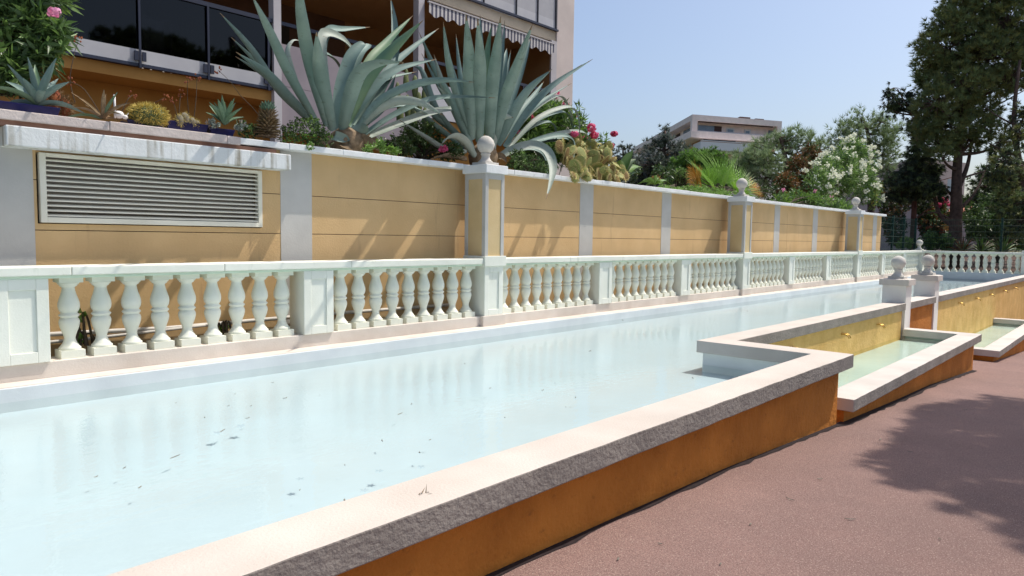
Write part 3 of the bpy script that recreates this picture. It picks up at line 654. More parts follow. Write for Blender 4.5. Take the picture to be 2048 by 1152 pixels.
# --- dry stalks standing between the pots
def stalks(label, items, Y, name='dry_stalk'):
    b = onY(*items[0][0], Y); t = thing(name, label, 'dry stalk', b); m = MB(); f = MB(); R = random.Random(6)
    for pts in items:
        P = bez([onY(x, y, Y+R.uniform(-.03,.03)) for x, y in pts], 8); m.tube(P, .004, .002, 5)
        for k in range(10): q = P[-1]+rvec(R)*.03; f.ball(q, .007, .007, .009, 5, 4)
    m.build('stem', 'twig', t); stuff(f.build('seed_heads', 'cactus_red', t))
stalks('thin reddish flower stalks leaning above the golden barrel cactus', [[(235,240),(280,220),(330,195)],[(238,236),(255,200),(265,190)],[(205,235),(170,180),(140,163)]], 6.15)
stalks('pair of thin dry stalks rising behind the small grey cacti', [[(380,250),(375,200),(375,160)],[(386,250),(392,200),(394,155)],[(357,240),(360,200),(362,187)],[(357,245),(350,215),(345,200)]], 6.2)
stalks('tall dark stalk with a seed head below the pink oleander', [[(150,205),(140,160),(148,110),(157,80)]], 6.2)
stalks('long dry agave stalk leaning left behind the brown aloe column', [[(540,258),(505,215),(480,190),(462,165),(436,140)]], 6.25)
m = MB(); p = onY(230,236,6.1); m.tube([p, p+V((.0,0,.18))], .008, .008, 8); m.ball(p+V((.03,0,.03)), .038, .03, .03, 12, 8); m.ball(p+V((.07,-.01,.015)), .022, .02, .018, 10, 6); m.tube([p+V((.08,0,.02)), p+V((.10,0,.05))], .004, .003, 5)
tag(m.build('snail_ornament', 'white_paint', smooth=True), 'small white snail ornament with a white stake beside the golden barrel cactus', 'ornament')
# --- leafy shrubs
def shrub(name, label, cat, blobs, n, L, w, mats, seed, up=.35, stems=True, flowers=None, fn=0, fr=.03, clump=9, group=None, droop=.25):
    """blobs: (centre, rx, ry, rz). Leaves grow in whorls on shoots spread through the blobs."""
    R = random.Random(seed); zb = min(c.z-rz for c, rx, ry, rz in blobs); c0 = blobs[0][0]
    t = thing(name, label, cat, (c0.x, c0.y, zb), group); m = MB(); st = MB(); fl = MB()
    tot = sum(rx*ry*rz for _, rx, ry, rz in blobs); ends = []
    for c, rx, ry, rz in blobs:
        for i in range(max(4, int(n*rx*ry*rz/tot))):
            dv = rvec(R); rr = R.uniform(.25, 1)**.45; p = c+V((dv.x*rx, dv.y*ry, dv.z*rz))*rr
            ax = (V((dv.x*.7, dv.y*.7, dv.z*.5+up))+rvec(R)*.35).normalized(); ends.append((p, ax, rr))
            mk = R.randrange(len(mats)) if rr > .6 else 0
            for k in range(clump):
                q = p-ax*R.uniform(0, L*1.3); d_ = (ax*R.uniform(.3, 1.)+rvec(R)*.85).normalized(); side = d_.cross(rvec(R))
                if side.length < .05: continue
                m.mat(mk if R.random() < .8 else R.randrange(len(mats))); m.leaf(q, d_, side.normalized(), L*R.uniform(.6,1.1), w*R.uniform(.8,1.2), droop*R.uniform(0,1))
    for _ in range(fn):
        for tries in range(40):
            p, ax, rr = R.choice(ends)
            if rr > .85 and (ax.z > .1 or R.random() < .25) and ax.y < .55: break
        p = p+ax*L*.5
        for k in range(14):
            q = p+rvec(R)*fr*R.uniform(.3,1); d_ = (q-p).normalized(); side = d_.cross(rvec(R)).normalized(); fl.leaf(q-d_*fr*.3, d_, side, fr*.75, fr*.8); fl.leaf(q, (d_+side).normalized(), d_.cross(side), fr*.6, fr*.7)
    if stems:
        for i in range(min(26, len(ends))):
            p, ax, rr = R.choice(ends); b = V((c0.x+R.uniform(-.12,.12), c0.y+R.uniform(-.1,.1), zb)); st.tube(bez([b, b.lerp(p,.5)+V((0,0,.08)), p], 5), .012*max(1, L*4), .004, 5)
        st.build('stem', 'twig', t)
    m.build('foliage', mats, t)
    if fn: fl.build('flowers', flowers, t)
    return t
def flower_head(t, bl, n, r, matname, seed):
    c, rx, ry, rz = bl; R = random.Random(seed); m = MB()
    for i in range(n):
        d_ = rvec(R); q = c+V((d_.x*rx, d_.y*ry, d_.z*rz))*R.uniform(.4,1)**.5; s_ = d_.cross(rvec(R)).normalized(); m.leaf(q-s_*r*.5, s_, d_.cross(s_), r, r*.9)
    return m.build('flower_cluster', matname, t)
def blob(px, py, rx, ry, Y, dep=.7):
    """ellipsoid seen at px,py with pixel radii rx,ry, standing at wall-parallel depth Y"""
    c = onY(px, py, Y); k = c.dot(CF)/F_PX; return (c, rx*k, max(.08, rx*k*dep), ry*k)
ol1 = shrub('oleander', 'big pink oleander at the top left, leaning over the small agave', 'oleander', [blob(20,60,85,70,6.75), blob(80,60,60,62,6.65), blob(10,135,60,48,6.6), blob(90,95,48,40,6.55), blob(30,-40,110,60,6.8), blob(118,62,22,24,6.5)], 620, .15, .030, ['oleander_dark', 'oleander_dark', 'oleander_green'], 21, flowers='rose_petal', fn=0)
flower_head(ol1, blob(108,24,13,10,6.4), 60, .032, 'rose_petal', 22)
ol2 = shrub('oleander', 'pink oleander bush behind the second agave and the prickly pear', 'oleander', [blob(1070,250,62,50,7.3), blob(1125,260,60,55,7.2), blob(1100,225,50,30,7.3), blob(1165,285,40,45,7.0), blob(1160,230,16,30,7.1), blob(1205,290,22,22,7.0), blob(1080,300,70,40,7.0)], 950, .15, .026, ['oleander_green', 'fresh_green', 'oleander_dark'], 23, up=.6, flowers='pink_petal', fn=12, fr=.055)
for fb in ((1183,256,9,10,6.7),(1189,270,8,8,6.7),(1075,208,9,7,6.9),(1148,268,9,6,6.5),(1228,268,5,6,6.9),(1221,292,6,6,6.7)): flower_head(ol2, blob(*fb), 60, .055, 'pink_petal', fb[0])
shrub('creeping_shrub', 'small leaved green shrub on the coping right of the brown aloe column', 'shrub', [blob(610,262,50,28,6.12), blob(575,270,30,20,6.08), blob(640,275,35,22,6.1), blob(625,245,18,18,6.15)], 520, .022, .012, ['shrub_dark', 'fresh_green', 'shrub_dark'], 31, clump=8, stems=False)
shrub('creeping_shrub', 'small sunlit sprig hanging over the coping below the first agave', 'shrub', [blob(622,291,9,8,5.93)], 26, .02, .012, ['fresh_green', 'oleander_light'], 32, clump=8, stems=False)
shrub('creeping_shrub', 'low green weeds behind the blue troughs, left of the brown aloe column', 'shrub', [blob(498,262,26,18,6.15), blob(487,250,18,12,6.2)], 130, .022, .012, ['shrub_dark', 'oleander_light', 'shrub_dark'], 33, clump=8, stems=False)
shrub('succulent', 'small grey leaved succulent beside the green aloe', 'succulent', [blob(425,247,14,10,6.1), blob(480,252,12,10,6.1)], 40, .028, .02, ['agave_pale', 'stone_grey'], 34, clump=9, stems=False)
shrub('shrub', 'bright green seedling clump at the foot of the first agave', 'shrub', [blob(765,290,20,16,6.1), blob(790,300,14,10,6.05), blob(740,294,14,12,6.1)], 60, .05, .018, ['fresh_green', 'oleander_green'], 35, clump=9, stems=False, up=.8)
shrub('shrub', 'dark undergrowth between the two agaves', 'shrub', [blob(845,275,55,38,6.9), blob(800,290,40,24,6.7), blob(900,300,40,22,6.6)], 420, .07, .02, ['shrub_dark', 'oleander_dark', 'shrub_dark'], 36, clump=9)
shrub('flower_cluster', 'small cerise flower between the two agaves', 'flower', [blob(884,297,10,7,6.3)], 10, .03, .025, ['pink_petal'], 37, stems=False, clump=12)
shrub('shrub', 'dark rosette weeds under the drooping agave leaf', 'shrub', [blob(1050,325,45,18,6.3), blob(1085,335,40,16,6.25), blob(1035,312,22,18,6.35)], 330, .06, .016, ['shrub_dark', 'oleander_dark', 'oleander_green', 'shrub_dark'], 38, clump=9, up=.7)
# columnar cactus behind the gap between agaves
def column_cactus():
    b = onY(830, 250, 7.2); t = thing('column_cactus', 'dark jointed cactus behind the first agave', 'cactus', (b.x, b.y, .8)); m = MB()
    for (x, y, rx, ry) in ((795,190,7,26),(812,165,7,20),(830,175,8,24),(838,210,8,26),(815,215,8,26),(848,195,6,20),(800,232,9,24),(826,245,10,30),(850,240,8,26),(813,150,5,12)):
        c, r, _, h = blob(x, y, rx, ry, 7.2); m.ball(c, r, r*.5, h, 12, 8)
    m.build('pads', 'cactus_green', t, smooth=True)
column_cactus()
# prickly pear spilling over the coping
def prickly():
    b = onY(1190, 350, 6.4); t = thing('prickly_pear', 'sprawling yellow green prickly pear spilling over the wall coping', 'cactus', (b.x, b.y, .8)); R = random.Random(14); m = MB(); rim = MB()
    pads = [(1126,290,13,12,6.45),(1140,300,12,14,6.4),(1132,312,11,15,6.35),(1150,288,12,11,6.6),(1163,300,10,14,6.5),(1158,284,9,10,6.7),(1175,294,12,10,6.55),(1190,288,11,11,6.6),(1200,300,13,10,6.6),(1212,293,11,9,6.6),(1150,335,12,16,6.0),(1163,346,13,13,5.98),(1172,352,9,14,5.92),(1155,350,9,12,6.0),(1180,348,9,9,5.98),(1160,328,14,14,6.1),(1178,332,10,15,6.15),(1185,318,14,16,6.3),(1196,330,16,18,6.35),(1170,312,14,14,6.4),(1205,315,14,14,6.5),(1215,308,8,14,6.3),(1222,320,11,9,6.25),(1209,322,10,12,6.25),(1204,334,8,10,6.2),(1213,345,12,9,6.1),(1225,340,10,11,6.1),(1221,356,13,8,6.05),(1238,350,12,9,6.05),(1246,352,10,12,6.1),(1235,360,13,7,6.0),(1210,352,10,10,6.1),(1232,330,9,12,6.2),(1190,345,10,12,6.3),(1140,325,10,12,6.3),(1122,300,9,12,6.5),(1185,305,10,12,6.5),(1228,345,9,8,6.05),(1200,350,12,12,6.2),(1243,340,8,9,6.15),(1147,345,7,9,6.0),(1215,300,8,8,6.5)]
    pads += [(x+R.uniform(-9,9), y+R.uniform(-8,8), rx*R.uniform(.7,.95), ry*R.uniform(.7,.95), Y+R.uniform(-.12,.18)) for x, y, rx, ry, Y in pads]
    for (x, y, rx, ry, Y) in pads:
        c = onY(x, y, Y); k = c.dot(CF)/F_PX; a = R.uniform(-.6,.6); nrm = (V((-.45,-.8,.25))+rvec(R)*.95).normalized()
        up_ = (V((math.sin(a),0,math.cos(a)))-nrm*nrm.dot(V((math.sin(a),0,math.cos(a))))).normalized(); sd = up_.cross(nrm)
        m.mat(1 if R.random() < .3 else 0); b0 = len(m.v); m.ball(c, rx*k*1.2, .012, ry*k*1.2, 16, 10, (sd, nrm, up_))
        f0 = len(m.f)-16*9
        for q in range(f0, len(m.f)):              # pale felted margin
            g_ = sum((V(m.v[i_]) for i_ in m.f[q]), V((0,0,0)))/len(m.f[q])-c
            if math.hypot(g_.dot(sd)/(rx*k*1.2), g_.dot(up_)/(ry*k*1.2)) > .80: m.m[q] = 2
        for q in range(b0, len(m.v)):              # egg shaped outline, narrow at the foot
            r_ = V(m.v[q])-c; h_ = r_.dot(up_)/(ry*k*1.2); x_ = r_.dot(sd); m.v[q] = tuple(V(m.v[q])-sd*(x_*max(0, .32*(-h_+.1))))
        for i in range(46):
            g_ = 2*PI*i/46; p = c+sd*(rx*k*1.1*math.cos(g_))+up_*(ry*k*1.05*math.sin(g_)); d_ = (p-c).normalized()
            rim.needle(p-d_*.006, (d_+rvec(R)*.5).normalized(), .034, .008, nrm.cross(d_).normalized())
            q = c+sd*(rx*k*R.uniform(-.8,.8))+up_*(ry*k*R.uniform(-.8,.8)); rim.needle(q+nrm*.015, (nrm+rvec(R)*.6).normalized(), .022, .003, sd)
    m.build('pads', ['pear_green', 'pear_brown', 'pear_rim'], t, smooth=True); stuff(rim.build('spines', 'pear_rim', t))
prickly()
# strap leaved plants right of the prickly pear
def straps(name, label, base, tips, Y, w, mats, seed, droop=.1, cat='plant'):
    b = onY(*base, Y); t = thing(name, label, cat, b); m = MB(); R = random.Random(seed)
    for (x, y) in tips:
        e = onY(x, y, Y+R.uniform(-.25,.25)); mid = b.lerp(e, .5)+V((0,0,droop*(e-b).length)); m.mat(R.randrange(len(mats))); blade(m, [b, mid, e], w*R.uniform(.8,1.1), b, 8, .5, thick=.004, base=.5)
    m.build('leaves', mats, t, smooth=True)
straps('bird_of_paradise', 'broad strap leaves with a yellowed tip behind the prickly pear', (1240,360), [(1266,300),(1272,318),(1258,330),(1285,335),(1280,350),(1240,320),(1262,345)], 6.6, .16, ['oleander_green', 'shrub_dark'], 41)
straps('aloe_clump', 'flat spreading green clump with orange tips left of the fan palm', (1310,368), [(1272,370),(1285,362),(1300,358),(1330,366),(1318,355),(1345,372),(1290,372),(1312,350)], 6.4, .07, ['fresh_green', 'oleander_green'], 42)
shrub('flower_cluster', 'small orange flowered tuft between prickly pear and palm', 'flower', [blob(1314,357,10,6,6.6)], 24, .06, .02, ['palm_gold', 'pear_brown'], 43, stems=False, up=.8)
stuff(shrub('ground_cover', 'bright green creeping ground cover along the coping left of the palm pillar', 'ground cover', [blob(1340,376,35,6,6.3), blob(1390,378,40,8,6.35), blob(1430,384,40,8,6.35), blob(1465,388,20,7,6.35), blob(1320,375,8,10,6.1)], 420, .05, .018, ['fresh_green', 'oleander_green', 'oleander_light'], 44, stems=False, up=.8))
shrub('shrub', 'loose pale green shrub behind the ground cover left of the palm', 'shrub', [blob(1365,355,22,24,7.2), blob(1355,345,12,14,7.2)], 130, .06, .018, ['oleander_light', 'shrub_dark', 'oleander_green'], 45)
# fan palm
def palm():
    b = onY(1450, 386, 6.85); t = thing('fan_palm', 'young bright green fan palm with dying orange fronds beside a ball pillar', 'palm', (b.x, b.y, .78)); R = random.Random(8)
    st = MB(); g_ = MB(); go = MB()
    def fan(mb, hub, d_, nrm, L, n, spread, w):
        d_ = d_.normalized(); s = nrm.cross(d_).normalized(); up_ = d_.cross(s)
        for i in range(n):
            a = -spread+2*spread*i/(n-1)+R.uniform(-.02,.02); v = d_*math.cos(a)+s*math.sin(a); sd = (v.cross(up_)).normalized(); l = L*(.82+.18*math.cos(a))*R.uniform(.9,1.08)
            m0 = hub+v*l*.1; m1 = hub+v*(l*.6)+up_*R.uniform(-.02,.02); m2 = hub+v*l+V((0,0,-.1*l*R.uniform(0,1)))
            mb.add([m0-sd*w*.4, m0+up_*w*.4, m0+sd*w*.4, m1-sd*w, m1+up_*w*.8, m1+sd*w, m2], [(0,1,4,3),(1,2,5,4),(3,4,6),(4,5,6)])
    fronds = [((1436,372),(1440,310),.0,1),((1462,376),(1478,325),.15,1),((1418,374),(1398,330),.1,1),((1475,382),(1512,350),-.1,1),((1448,368),(1452,318),.5,1),((1430,380),(1410,345),-.3,1),((1470,380),(1485,350),-.35,1),((1445,380),(1446,345),-.4,1)]
    for (h, e, dy, _) in fronds:
        hub = onY(*h, 6.85+dy*.3); tip = onY(*e, 6.85+dy*1.3); st.tube([b, hub], .012, .008, 6); dd = tip-hub
        fan(g_, hub, dd, V((-.55,-.75,.35))+rvec(R)*.35, dd.length*.97, 34, 1.2, .009)
    for (h, e, dy) in (((1398,372),(1372,332),-.1),((1400,364),(1382,325),.2),((1405,378),(1392,345),-.2),((1395,352),(1366,350),0),((1500,384),(1530,380),-.2),((1498,378),(1525,372),0)):
        hub = onY(*h, 6.8+dy*.3); tip = onY(*e, 6.8+dy); st.tube([b, hub], .012, .008, 6); dd = tip-hub
        fan(go, hub, dd, V((-.55,-.75,.35))+rvec(R)*.4, dd.length*.85, 18, .6, .008)
    st.build('stalks', 'twig', t); g_.build('green_fronds', 'palm_green', t); go.build('dying_fronds', 'palm_gold', t)
palm()
shrub('oleander', 'tall white flowering oleander over the third tall ball pillar', 'oleander', [blob(1680,345,62,48,7.3), blob(1705,310,45,38,7.4), blob(1640,365,45,35,7.2), blob(1725,365,38,45,7.1), blob(1738,330,24,38,7.3), blob(1650,335,34,28,7.4), blob(1690,290,28,16,7.5), blob(1752,385,16,34,7.1)], 1500, .17, .032, ['oleander_green', 'oleander_light', 'oleander_dark', 'oleander_green'], 51, up=.6, flowers='white_petal', fn=150, fr=.085)
shrub('oleander', 'low green oleander between the palm and the white oleander', 'oleander', [blob(1565,398,28,14,6.9), blob(1620,402,45,20,6.8), blob(1660,408,38,16,6.6), blob(1690,412,20,16,6.4), blob(1590,390,22,14,7.1)], 420, .17, .030, ['oleander_green', 'fresh_green', 'oleander_dark'], 52, up=.8, flowers='rose_petal', fn=3, fr=.05)
shrub('oleander', 'yellowing oleander shoot at the right end of the yellow wall', 'oleander', [blob(1745,390,14,26,6.9), blob(1755,370,14,18,7.2)], 90, .16, .03, ['oleander_light', 'oleander_yellow', 'oleander_green'], 53, up=.8)
shrub('brown_shrub', 'rusty brown leaved shrub left of the white oleander', 'shrub', [blob(1600,340,38,34,8.2), blob(1620,308,28,26,8.4), blob(1575,365,34,24,8.0), blob(1590,385,50,18,7.8), blob(1635,320,18,20,8.4)], 700, .13, .04, ['shrub_brown', 'shrub_brown', 'shrub_dark'], 54)
shrub('shrub', 'dark bushes behind the fan palm', 'shrub', [blob(1330,345,40,20,9), blob(1540,385,40,18,9), blob(1450,360,60,20,10), blob(1265,345,30,25,9)], 350, .12, .04, ['shrub_dark', 'oleander_dark'], 55)
# weeds behind the balusters, debris on the water
shrub('weed', 'dark green weed growing behind the first baluster', 'weed', [blob(164,632,8,13,5.95,.5), blob(158,672,9,18,5.95,.5)], 15, .065, .03, ['oleander_light', 'fresh_green'], 61, clump=5)
shrub('weed', 'small weed sprout behind the sixth baluster', 'weed', [blob(451,658,9,7,5.95,.5)], 6, .06, .03, ['oleander_light', 'fresh_green'], 62, clump=5)
RD = random.Random(77)
def onwater(x, y, z=ZW+.002): q = ray(x, y); return q*(z/q.z)
def sliver(L, w, c):
    m = MB(); P = []
    for i in range(7):
        u = i/6-.5; ww = w*(1-(2*u)**2)*.5; y = c*(.25-u*u)*L*4
        P += [(u*L, y-ww, .002*abs(u)), (u*L, y+ww, .002*abs(u)), (u*L, y, .004+.003*abs(u))]
    return m.add(P, [f for i in range(6) for f in ((3*i,3*i+3,3*i+5,3*i+2),(3*i+2,3*i+5,3*i+4,3*i+1))])
leafmeshes = []
for i, (L_, w_, c_) in enumerate(((.085,.012,.06),(.055,.014,-.1),(.035,.012,.1))):
    o = sliver(L_, w_, c_).build('floating_leaf', 'leaf_litter'); leafmeshes.append(o.data); bpy.data.objects.remove(o)
bits = [(765,881,0),(350,914,0),(495,836,1),(822,808,1),(800,828,0),(445,862,0),(1180,702,0),(1180,702,1),(1385,756,1),(545,765,1),(520,718,1),(352,806,2),(470,788,2),(457,812,2),(502,812,2),(570,796,1),(410,835,2),(930,727,2),(980,776,1),(1085,780,1),(1110,766,2),(1150,795,1),(1132,814,2),(975,672,2),(1245,640,1),(1300,628,2),(192,953,1),(249,936,2),(1010,835,2),(690,930,2),(1090,690,2),(1420,638,2),(1360,650,2),(690,1000,2),(860,880,2),(300,740,2),(700,655,2),(840,905,2),(1495,622,2),(600,980,2),(280,975,2),(640,790,2)]
for x, y, k in bits:
    o = bpy.data.objects.new('floating_leaf', leafmeshes[k]); C.objects.link(o); o.location = onwater(x, y); o.rotation_euler = (0, 0, RD.uniform(-.5,.5)+.7)
    s = RD.uniform(.45,.85); o.scale = (s, s, s); tag(o, 'small dark fallen leaf floating on the pale pool water', 'leaf', 'fallen leaves on the pool')
fm = MB()  # flat blue-grey five-pointed shapes laid on the water
for k in range(5): a = 2*PI*k/5; fm.add([(0,0,.001),(.02*math.cos(a-.5),.02*math.sin(a-.5),.002),(.036*math.cos(a),.036*math.sin(a),.003),(.02*math.cos(a+.5),.02*math.sin(a+.5),.002)], [(0,1,2,3)])
o = fm.build('pool_star', 'star_blue'); FME = o.data; bpy.data.objects.remove(o)
for x, y in ((600,958),(728,981),(435,865),(758,942),(482,852),(842,934)):
    o = bpy.data.objects.new('pool_star', FME); C.objects.link(o); o.location = onwater(x, y, ZW+.001); o.rotation_euler = (0, 0, RD.uniform(0,2)); s = RD.uniform(.6,1.1); o.scale = (s,s,s)
    tag(o, 'five pointed blue grey star shape on the pale pool water', 'flower', 'blue grey star shapes on the pool')
m = MB(); q = ray(850, 987); q = q*(-.903/q.z)
for i in range(7): m.needle(V(q)+V((RD.uniform(-.015,.015),RD.uniform(-.01,.01),.003)), rvec(RD)*.9+V((.5,0,.2)), .03, .003, V((0,1,0)))
tag(m.build('dry_twig', 'aloe_brown'), 'tiny curled dry twig lying on the near pale coping', 'twig')

for x, y in ((1500,1050),(1640,960),(1320,1090),(1820,905),(1700,1040),(1580,1000),(1440,1130),(1760,880),(1880,1080),(1930,820),(1235,1120),(1600,905)):
    d_ = ray(x, y); k_ = 3.
    for _ in range(30): q_ = d_*k_; k_ *= pav(q_.x)/q_.z
    o = bpy.data.objects.new('fallen_leaf', leafmeshes[RD.randrange(3)]); C.objects.link(o); o.location = d_*k_+V((0,0,.006)); o.rotation_euler = (0, 0, RD.uniform(0, 6)); s_ = RD.uniform(.4,.7); o.scale = (s_, s_, s_)
    tag(o, 'tiny dry leaf lying on the reddish pavement', 'leaf', 'dry leaves on the pavement')

# ------------------------------------------------------------------ near apartment building
YF = 11.0
def near_building():
    t = thing('apartment_building', 'ochre and pink apartment building with glazed balconies rising behind the agaves', 'building', (6, YF, .77))
    MB().box(-3, 13.34, 11.7, 11.9, .78, 2.213).build('ground_floor_wall', 'facade_ochre', t)
    MB().box(-3, 9.2, YF+.06, 14.4, 2.215, 2.385).box(9.2, 13.355, YF+.06, 14.4, 2.215, 2.385).build('balcony_slab', 'facade_ochre', t)
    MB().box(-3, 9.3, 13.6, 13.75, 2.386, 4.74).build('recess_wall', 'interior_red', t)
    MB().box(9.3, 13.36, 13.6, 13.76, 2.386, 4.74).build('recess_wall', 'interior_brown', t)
    MB().box(-3, 13.566, YF+.02, 14.4, 4.745, 4.985).build('upper_slab', 'slab_beige', t)
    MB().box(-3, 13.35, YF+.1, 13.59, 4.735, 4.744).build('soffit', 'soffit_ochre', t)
    MB().box(13.57, 14.24, YF-.02, 12.2, .78, 9.5).build('end_wall', 'facade_pink', t, bevel=.01)
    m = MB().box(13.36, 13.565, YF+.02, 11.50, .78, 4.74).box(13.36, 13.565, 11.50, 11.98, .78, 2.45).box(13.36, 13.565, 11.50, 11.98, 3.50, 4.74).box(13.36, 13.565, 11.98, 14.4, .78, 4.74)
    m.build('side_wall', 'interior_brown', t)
    MB().box(13.44, 13.47, 11.50, 11.98, 3.20, 3.235).box(13.44, 13.47, 11.72, 11.745, 2.45, 3.2).build('side_rail', 'metal_navy', t)
    for xa, xb in ((6.11, 6.245), (9.21, 9.36)): MB().box(xa, xb, YF-.04, YF+.12, .78, 4.744).build('column', 'facade_white', t)
    MB().box(13.36, 13.566, YF-.03, YF+.015, .78, 4.744).build('column', 'facade_white', t)
    # left balcony: navy frame, frosted strip, dark glass, clamps
    b = MB().box(-3, 6.1, YF-.01, YF+.04, 2.39, 2.435).box(-3, 6.1, YF-.02, YF+.05, 3.485, 3.55)
    fr = b.build('balcony_frame', 'metal_navy', t)
    for i in range(9):
        x = -1.98+i*1.0
        MB().box(x-.015, x+.015, YF-.035, YF-.011, 2.37, 3.484).box(x-.08, x-.026, YF-.04, YF-.012, 2.47, 2.60).box(x+.026, x+.08, YF-.04, YF-.012, 2.47, 2.60).build('railing_post', 'metal_navy', fr)
    MB().box(-3, 6.1, YF+.012, YF+.022, 2.436, 2.635).build('frosted_strip', 'frosted_panel', t)
    MB().box(-3, 6.1, YF+.013, YF+.021, 2.636, 3.484).build('glass_panel', 'balcony_glass', t)
    # middle bay: lilac parapet with one joint, navy rail behind
    MB().box(6.246, 9.209, YF+.05, YF+.12, 1.75, 2.497).box(6.246, 9.209, YF+.05, YF+.12, 2.503, 3.20).build('parapet', 'facade_lilac', t)
    MB().box(6.25, 9.2, YF+.4, YF+.45, 3.62, 3.68).build('rail', 'metal_navy', t)
    MB().box(6.8, 7.9, 13.54, 13.595, 2.386, 4.3).box(3.6, 5.2, 13.54, 13.595, 2.386, 4.5).box(-1, 2.4, 13.54, 13.595, 2.386, 4.5).build('window', 'interior_dark', t)
    # right bay: rail, lower strip
    MB().box(9.361, 13.355, YF+.0, YF+.05, 3.50, 3.56).build('rail', 'metal_navy', t)
    MB().box(9.361, 13.355, YF+.015, YF+.03, 2.40, 3.10).build('frosted_strip', 'frosted_panel', t)
    for x in (10.4, 11.4, 12.4): MB().box(x-.02, x+.02, YF-.01, YF+.012, 2.3, 3.5).build('railing_post', 'metal_navy', t)
    # upper balcony
    MB().box(9.0, 13.60, YF-.05, YF+.018, 4.986, 5.03).box(9, 13.60, YF-.03, YF+.02, 5.92, 5.98).build('upper_frame', 'metal_navy', t)
    MB().box(9.0, 13.565, YF-.005, YF+.006, 5.031, 5.235).build('frosted_strip', 'frosted_panel', t)
    MB().box(9.0, 13.565, YF-.004, YF+.005, 5.236, 5.918).build('glass_panel', 'frosted_dim', t)
    for x in (10.0, 11.05, 12.1, 12.85, 13.52): MB().box(x-.014, x+.014, YF-.03, YF-.006, 5.031, 5.918).build('railing_post', 'metal_dark', t)
    m = MB().box(13.40, 13.565, 11.3, 11.42, 4.986, 7.5).box(9, 9.2, 11.2, 14, 4.986, 7.5)
    m.tube([(13.3,11.25,5.25),(12.5,11.4,5.75),(11.6,11.5,5.55)], .035, .035, 6); m.tube([(12.6,11.35,5.0),(12.6,11.35,7)], .04, .04, 6)
    m.box(11.2, 12.2, 12.2, 12.4, 4.986, 7.5)
    m.build('upper_posts', 'facade_white', t)
    MB().box(-3, 13.56, YF+.1, 14.4, 7.5, 7.7).build('roof_slab', 'slab_beige', t)
    MB().box(-3, 12.3, 12.9, 13.0, 4.986, 7.49).build('upper_wall', 'facade_pink', t)
    # awning: striped fabric under the slab, scalloped valance
    a = thing('awning', 'grey and ivory striped awning with a scalloped valance over the right balcony', 'awning', (11.3, YF-.2, 4.6))
    x0, x1, ya = 9.38, 13.30, YF-.16; n = 74; m = MB(); k = 5
    for i in range(n):
        xa, xb = x0+(x1-x0)*i/n, x0+(x1-x0)*(i+1)/n
        for q in range(2):
            xs = xa+(xb-xa)*q/2, xa+(xb-xa)*(q+1)/2
            zz = [4.375+.035*math.cos(2*PI*(x-x0)/((x1-x0)/12)) for x in xs]
            m.mat(i % 2); m.add([(xs[0],ya,zz[0]),(xs[1],ya,zz[1]),(xs[1],ya,4.60),(xs[0],ya,4.60),(xs[0],ya+.006,zz[0]),(xs[1],ya+.006,zz[1]),(xs[1],ya+.006,4.60),(xs[0],ya+.006,4.60)], [(0,1,2,3),(5,4,7,6),(0,4,5,1),(2,6,7,3)])
    m.build('valance', ['ivory_stripe', 'grey_stripe'], a)
    m = MB()
    for i in range(n):
        xa, xb = x0+(x1-x0)*i/n, x0+(x1-x0)*(i+1)/n; m.mat(i % 2); m.add([(xa,ya+.01,4.625),(xb,ya+.01,4.625),(xb,YF+.12,4.72),(xa,YF+.12,4.72),(xa,ya+.01,4.631),(xb,ya+.01,4.631),(xb,YF+.12,4.726),(xa,YF+.12,4.726)], [(0,3,2,1),(4,5,6,7),(0,1,5,4)])
    m.build('fabric', ['ivory_stripe', 'grey_stripe'], a)
    MB().box(x0-.02, x1+.02, ya-.012, ya+.03, 4.602, 4.632).build('front_bar', 'facade_white', a)
    # things standing on the left balcony behind the glass
    for i, (x, y, h) in enumerate(((4.95, 11.55, .55), (5.65, 11.5, .5), (5.3, 12.2, .9))):
        p = thing('potted_plant', ['dim potted shrub behind the balcony glass', 'terracotta pot with a small plant by the white balcony column', 'taller dark potted plant deep in the balcony'][i], 'potted plant', (x, y, 2.386))
        MB().lathe([(.11,0),(.15,.24),(.16,.25),(.16,.29),(.14,.29),(.13,.22)], x, y, 2.387, 16).build('pot', 'terracotta', p)
        s = MB(); R = random.Random(90+i)
        for _ in range(260): q = V((x, y, 2.72+h*.45))+V((R.gauss(0,.13), R.gauss(0,.13), R.gauss(0,h*.24))); d_ = rvec(R); s.leaf(q, d_, d_.cross(rvec(R)).normalized(), .09, .04)
        s.build('foliage', 'oleander_dark', p)
    ch = thing('folding_chair', 'folded striped garden chairs leaning behind the balcony glass', 'chair', (4.35, 11.6, 2.386))
    m = MB()
    for dx in (0, .12): m.tube([(4.2+dx,11.4,2.39),(4.38+dx,11.8,3.35)], .015, .015, 6); m.tube([(4.5+dx,11.4,2.39),(4.68+dx,11.8,3.35)], .015, .015, 6); m.tube([(4.38+dx,11.8,3.35),(4.68+dx,11.8,3.35)], .015, .015, 6)
    m.build('frame', 'facade_white', ch)
    MB().add([(4.27,11.52,2.7),(4.55,11.52,2.7),(4.67,11.79,3.32),(4.39,11.79,3.32)], [(0,1,2,3)]).build('seat_cloth', 'frosted_dim', ch)
near_building()
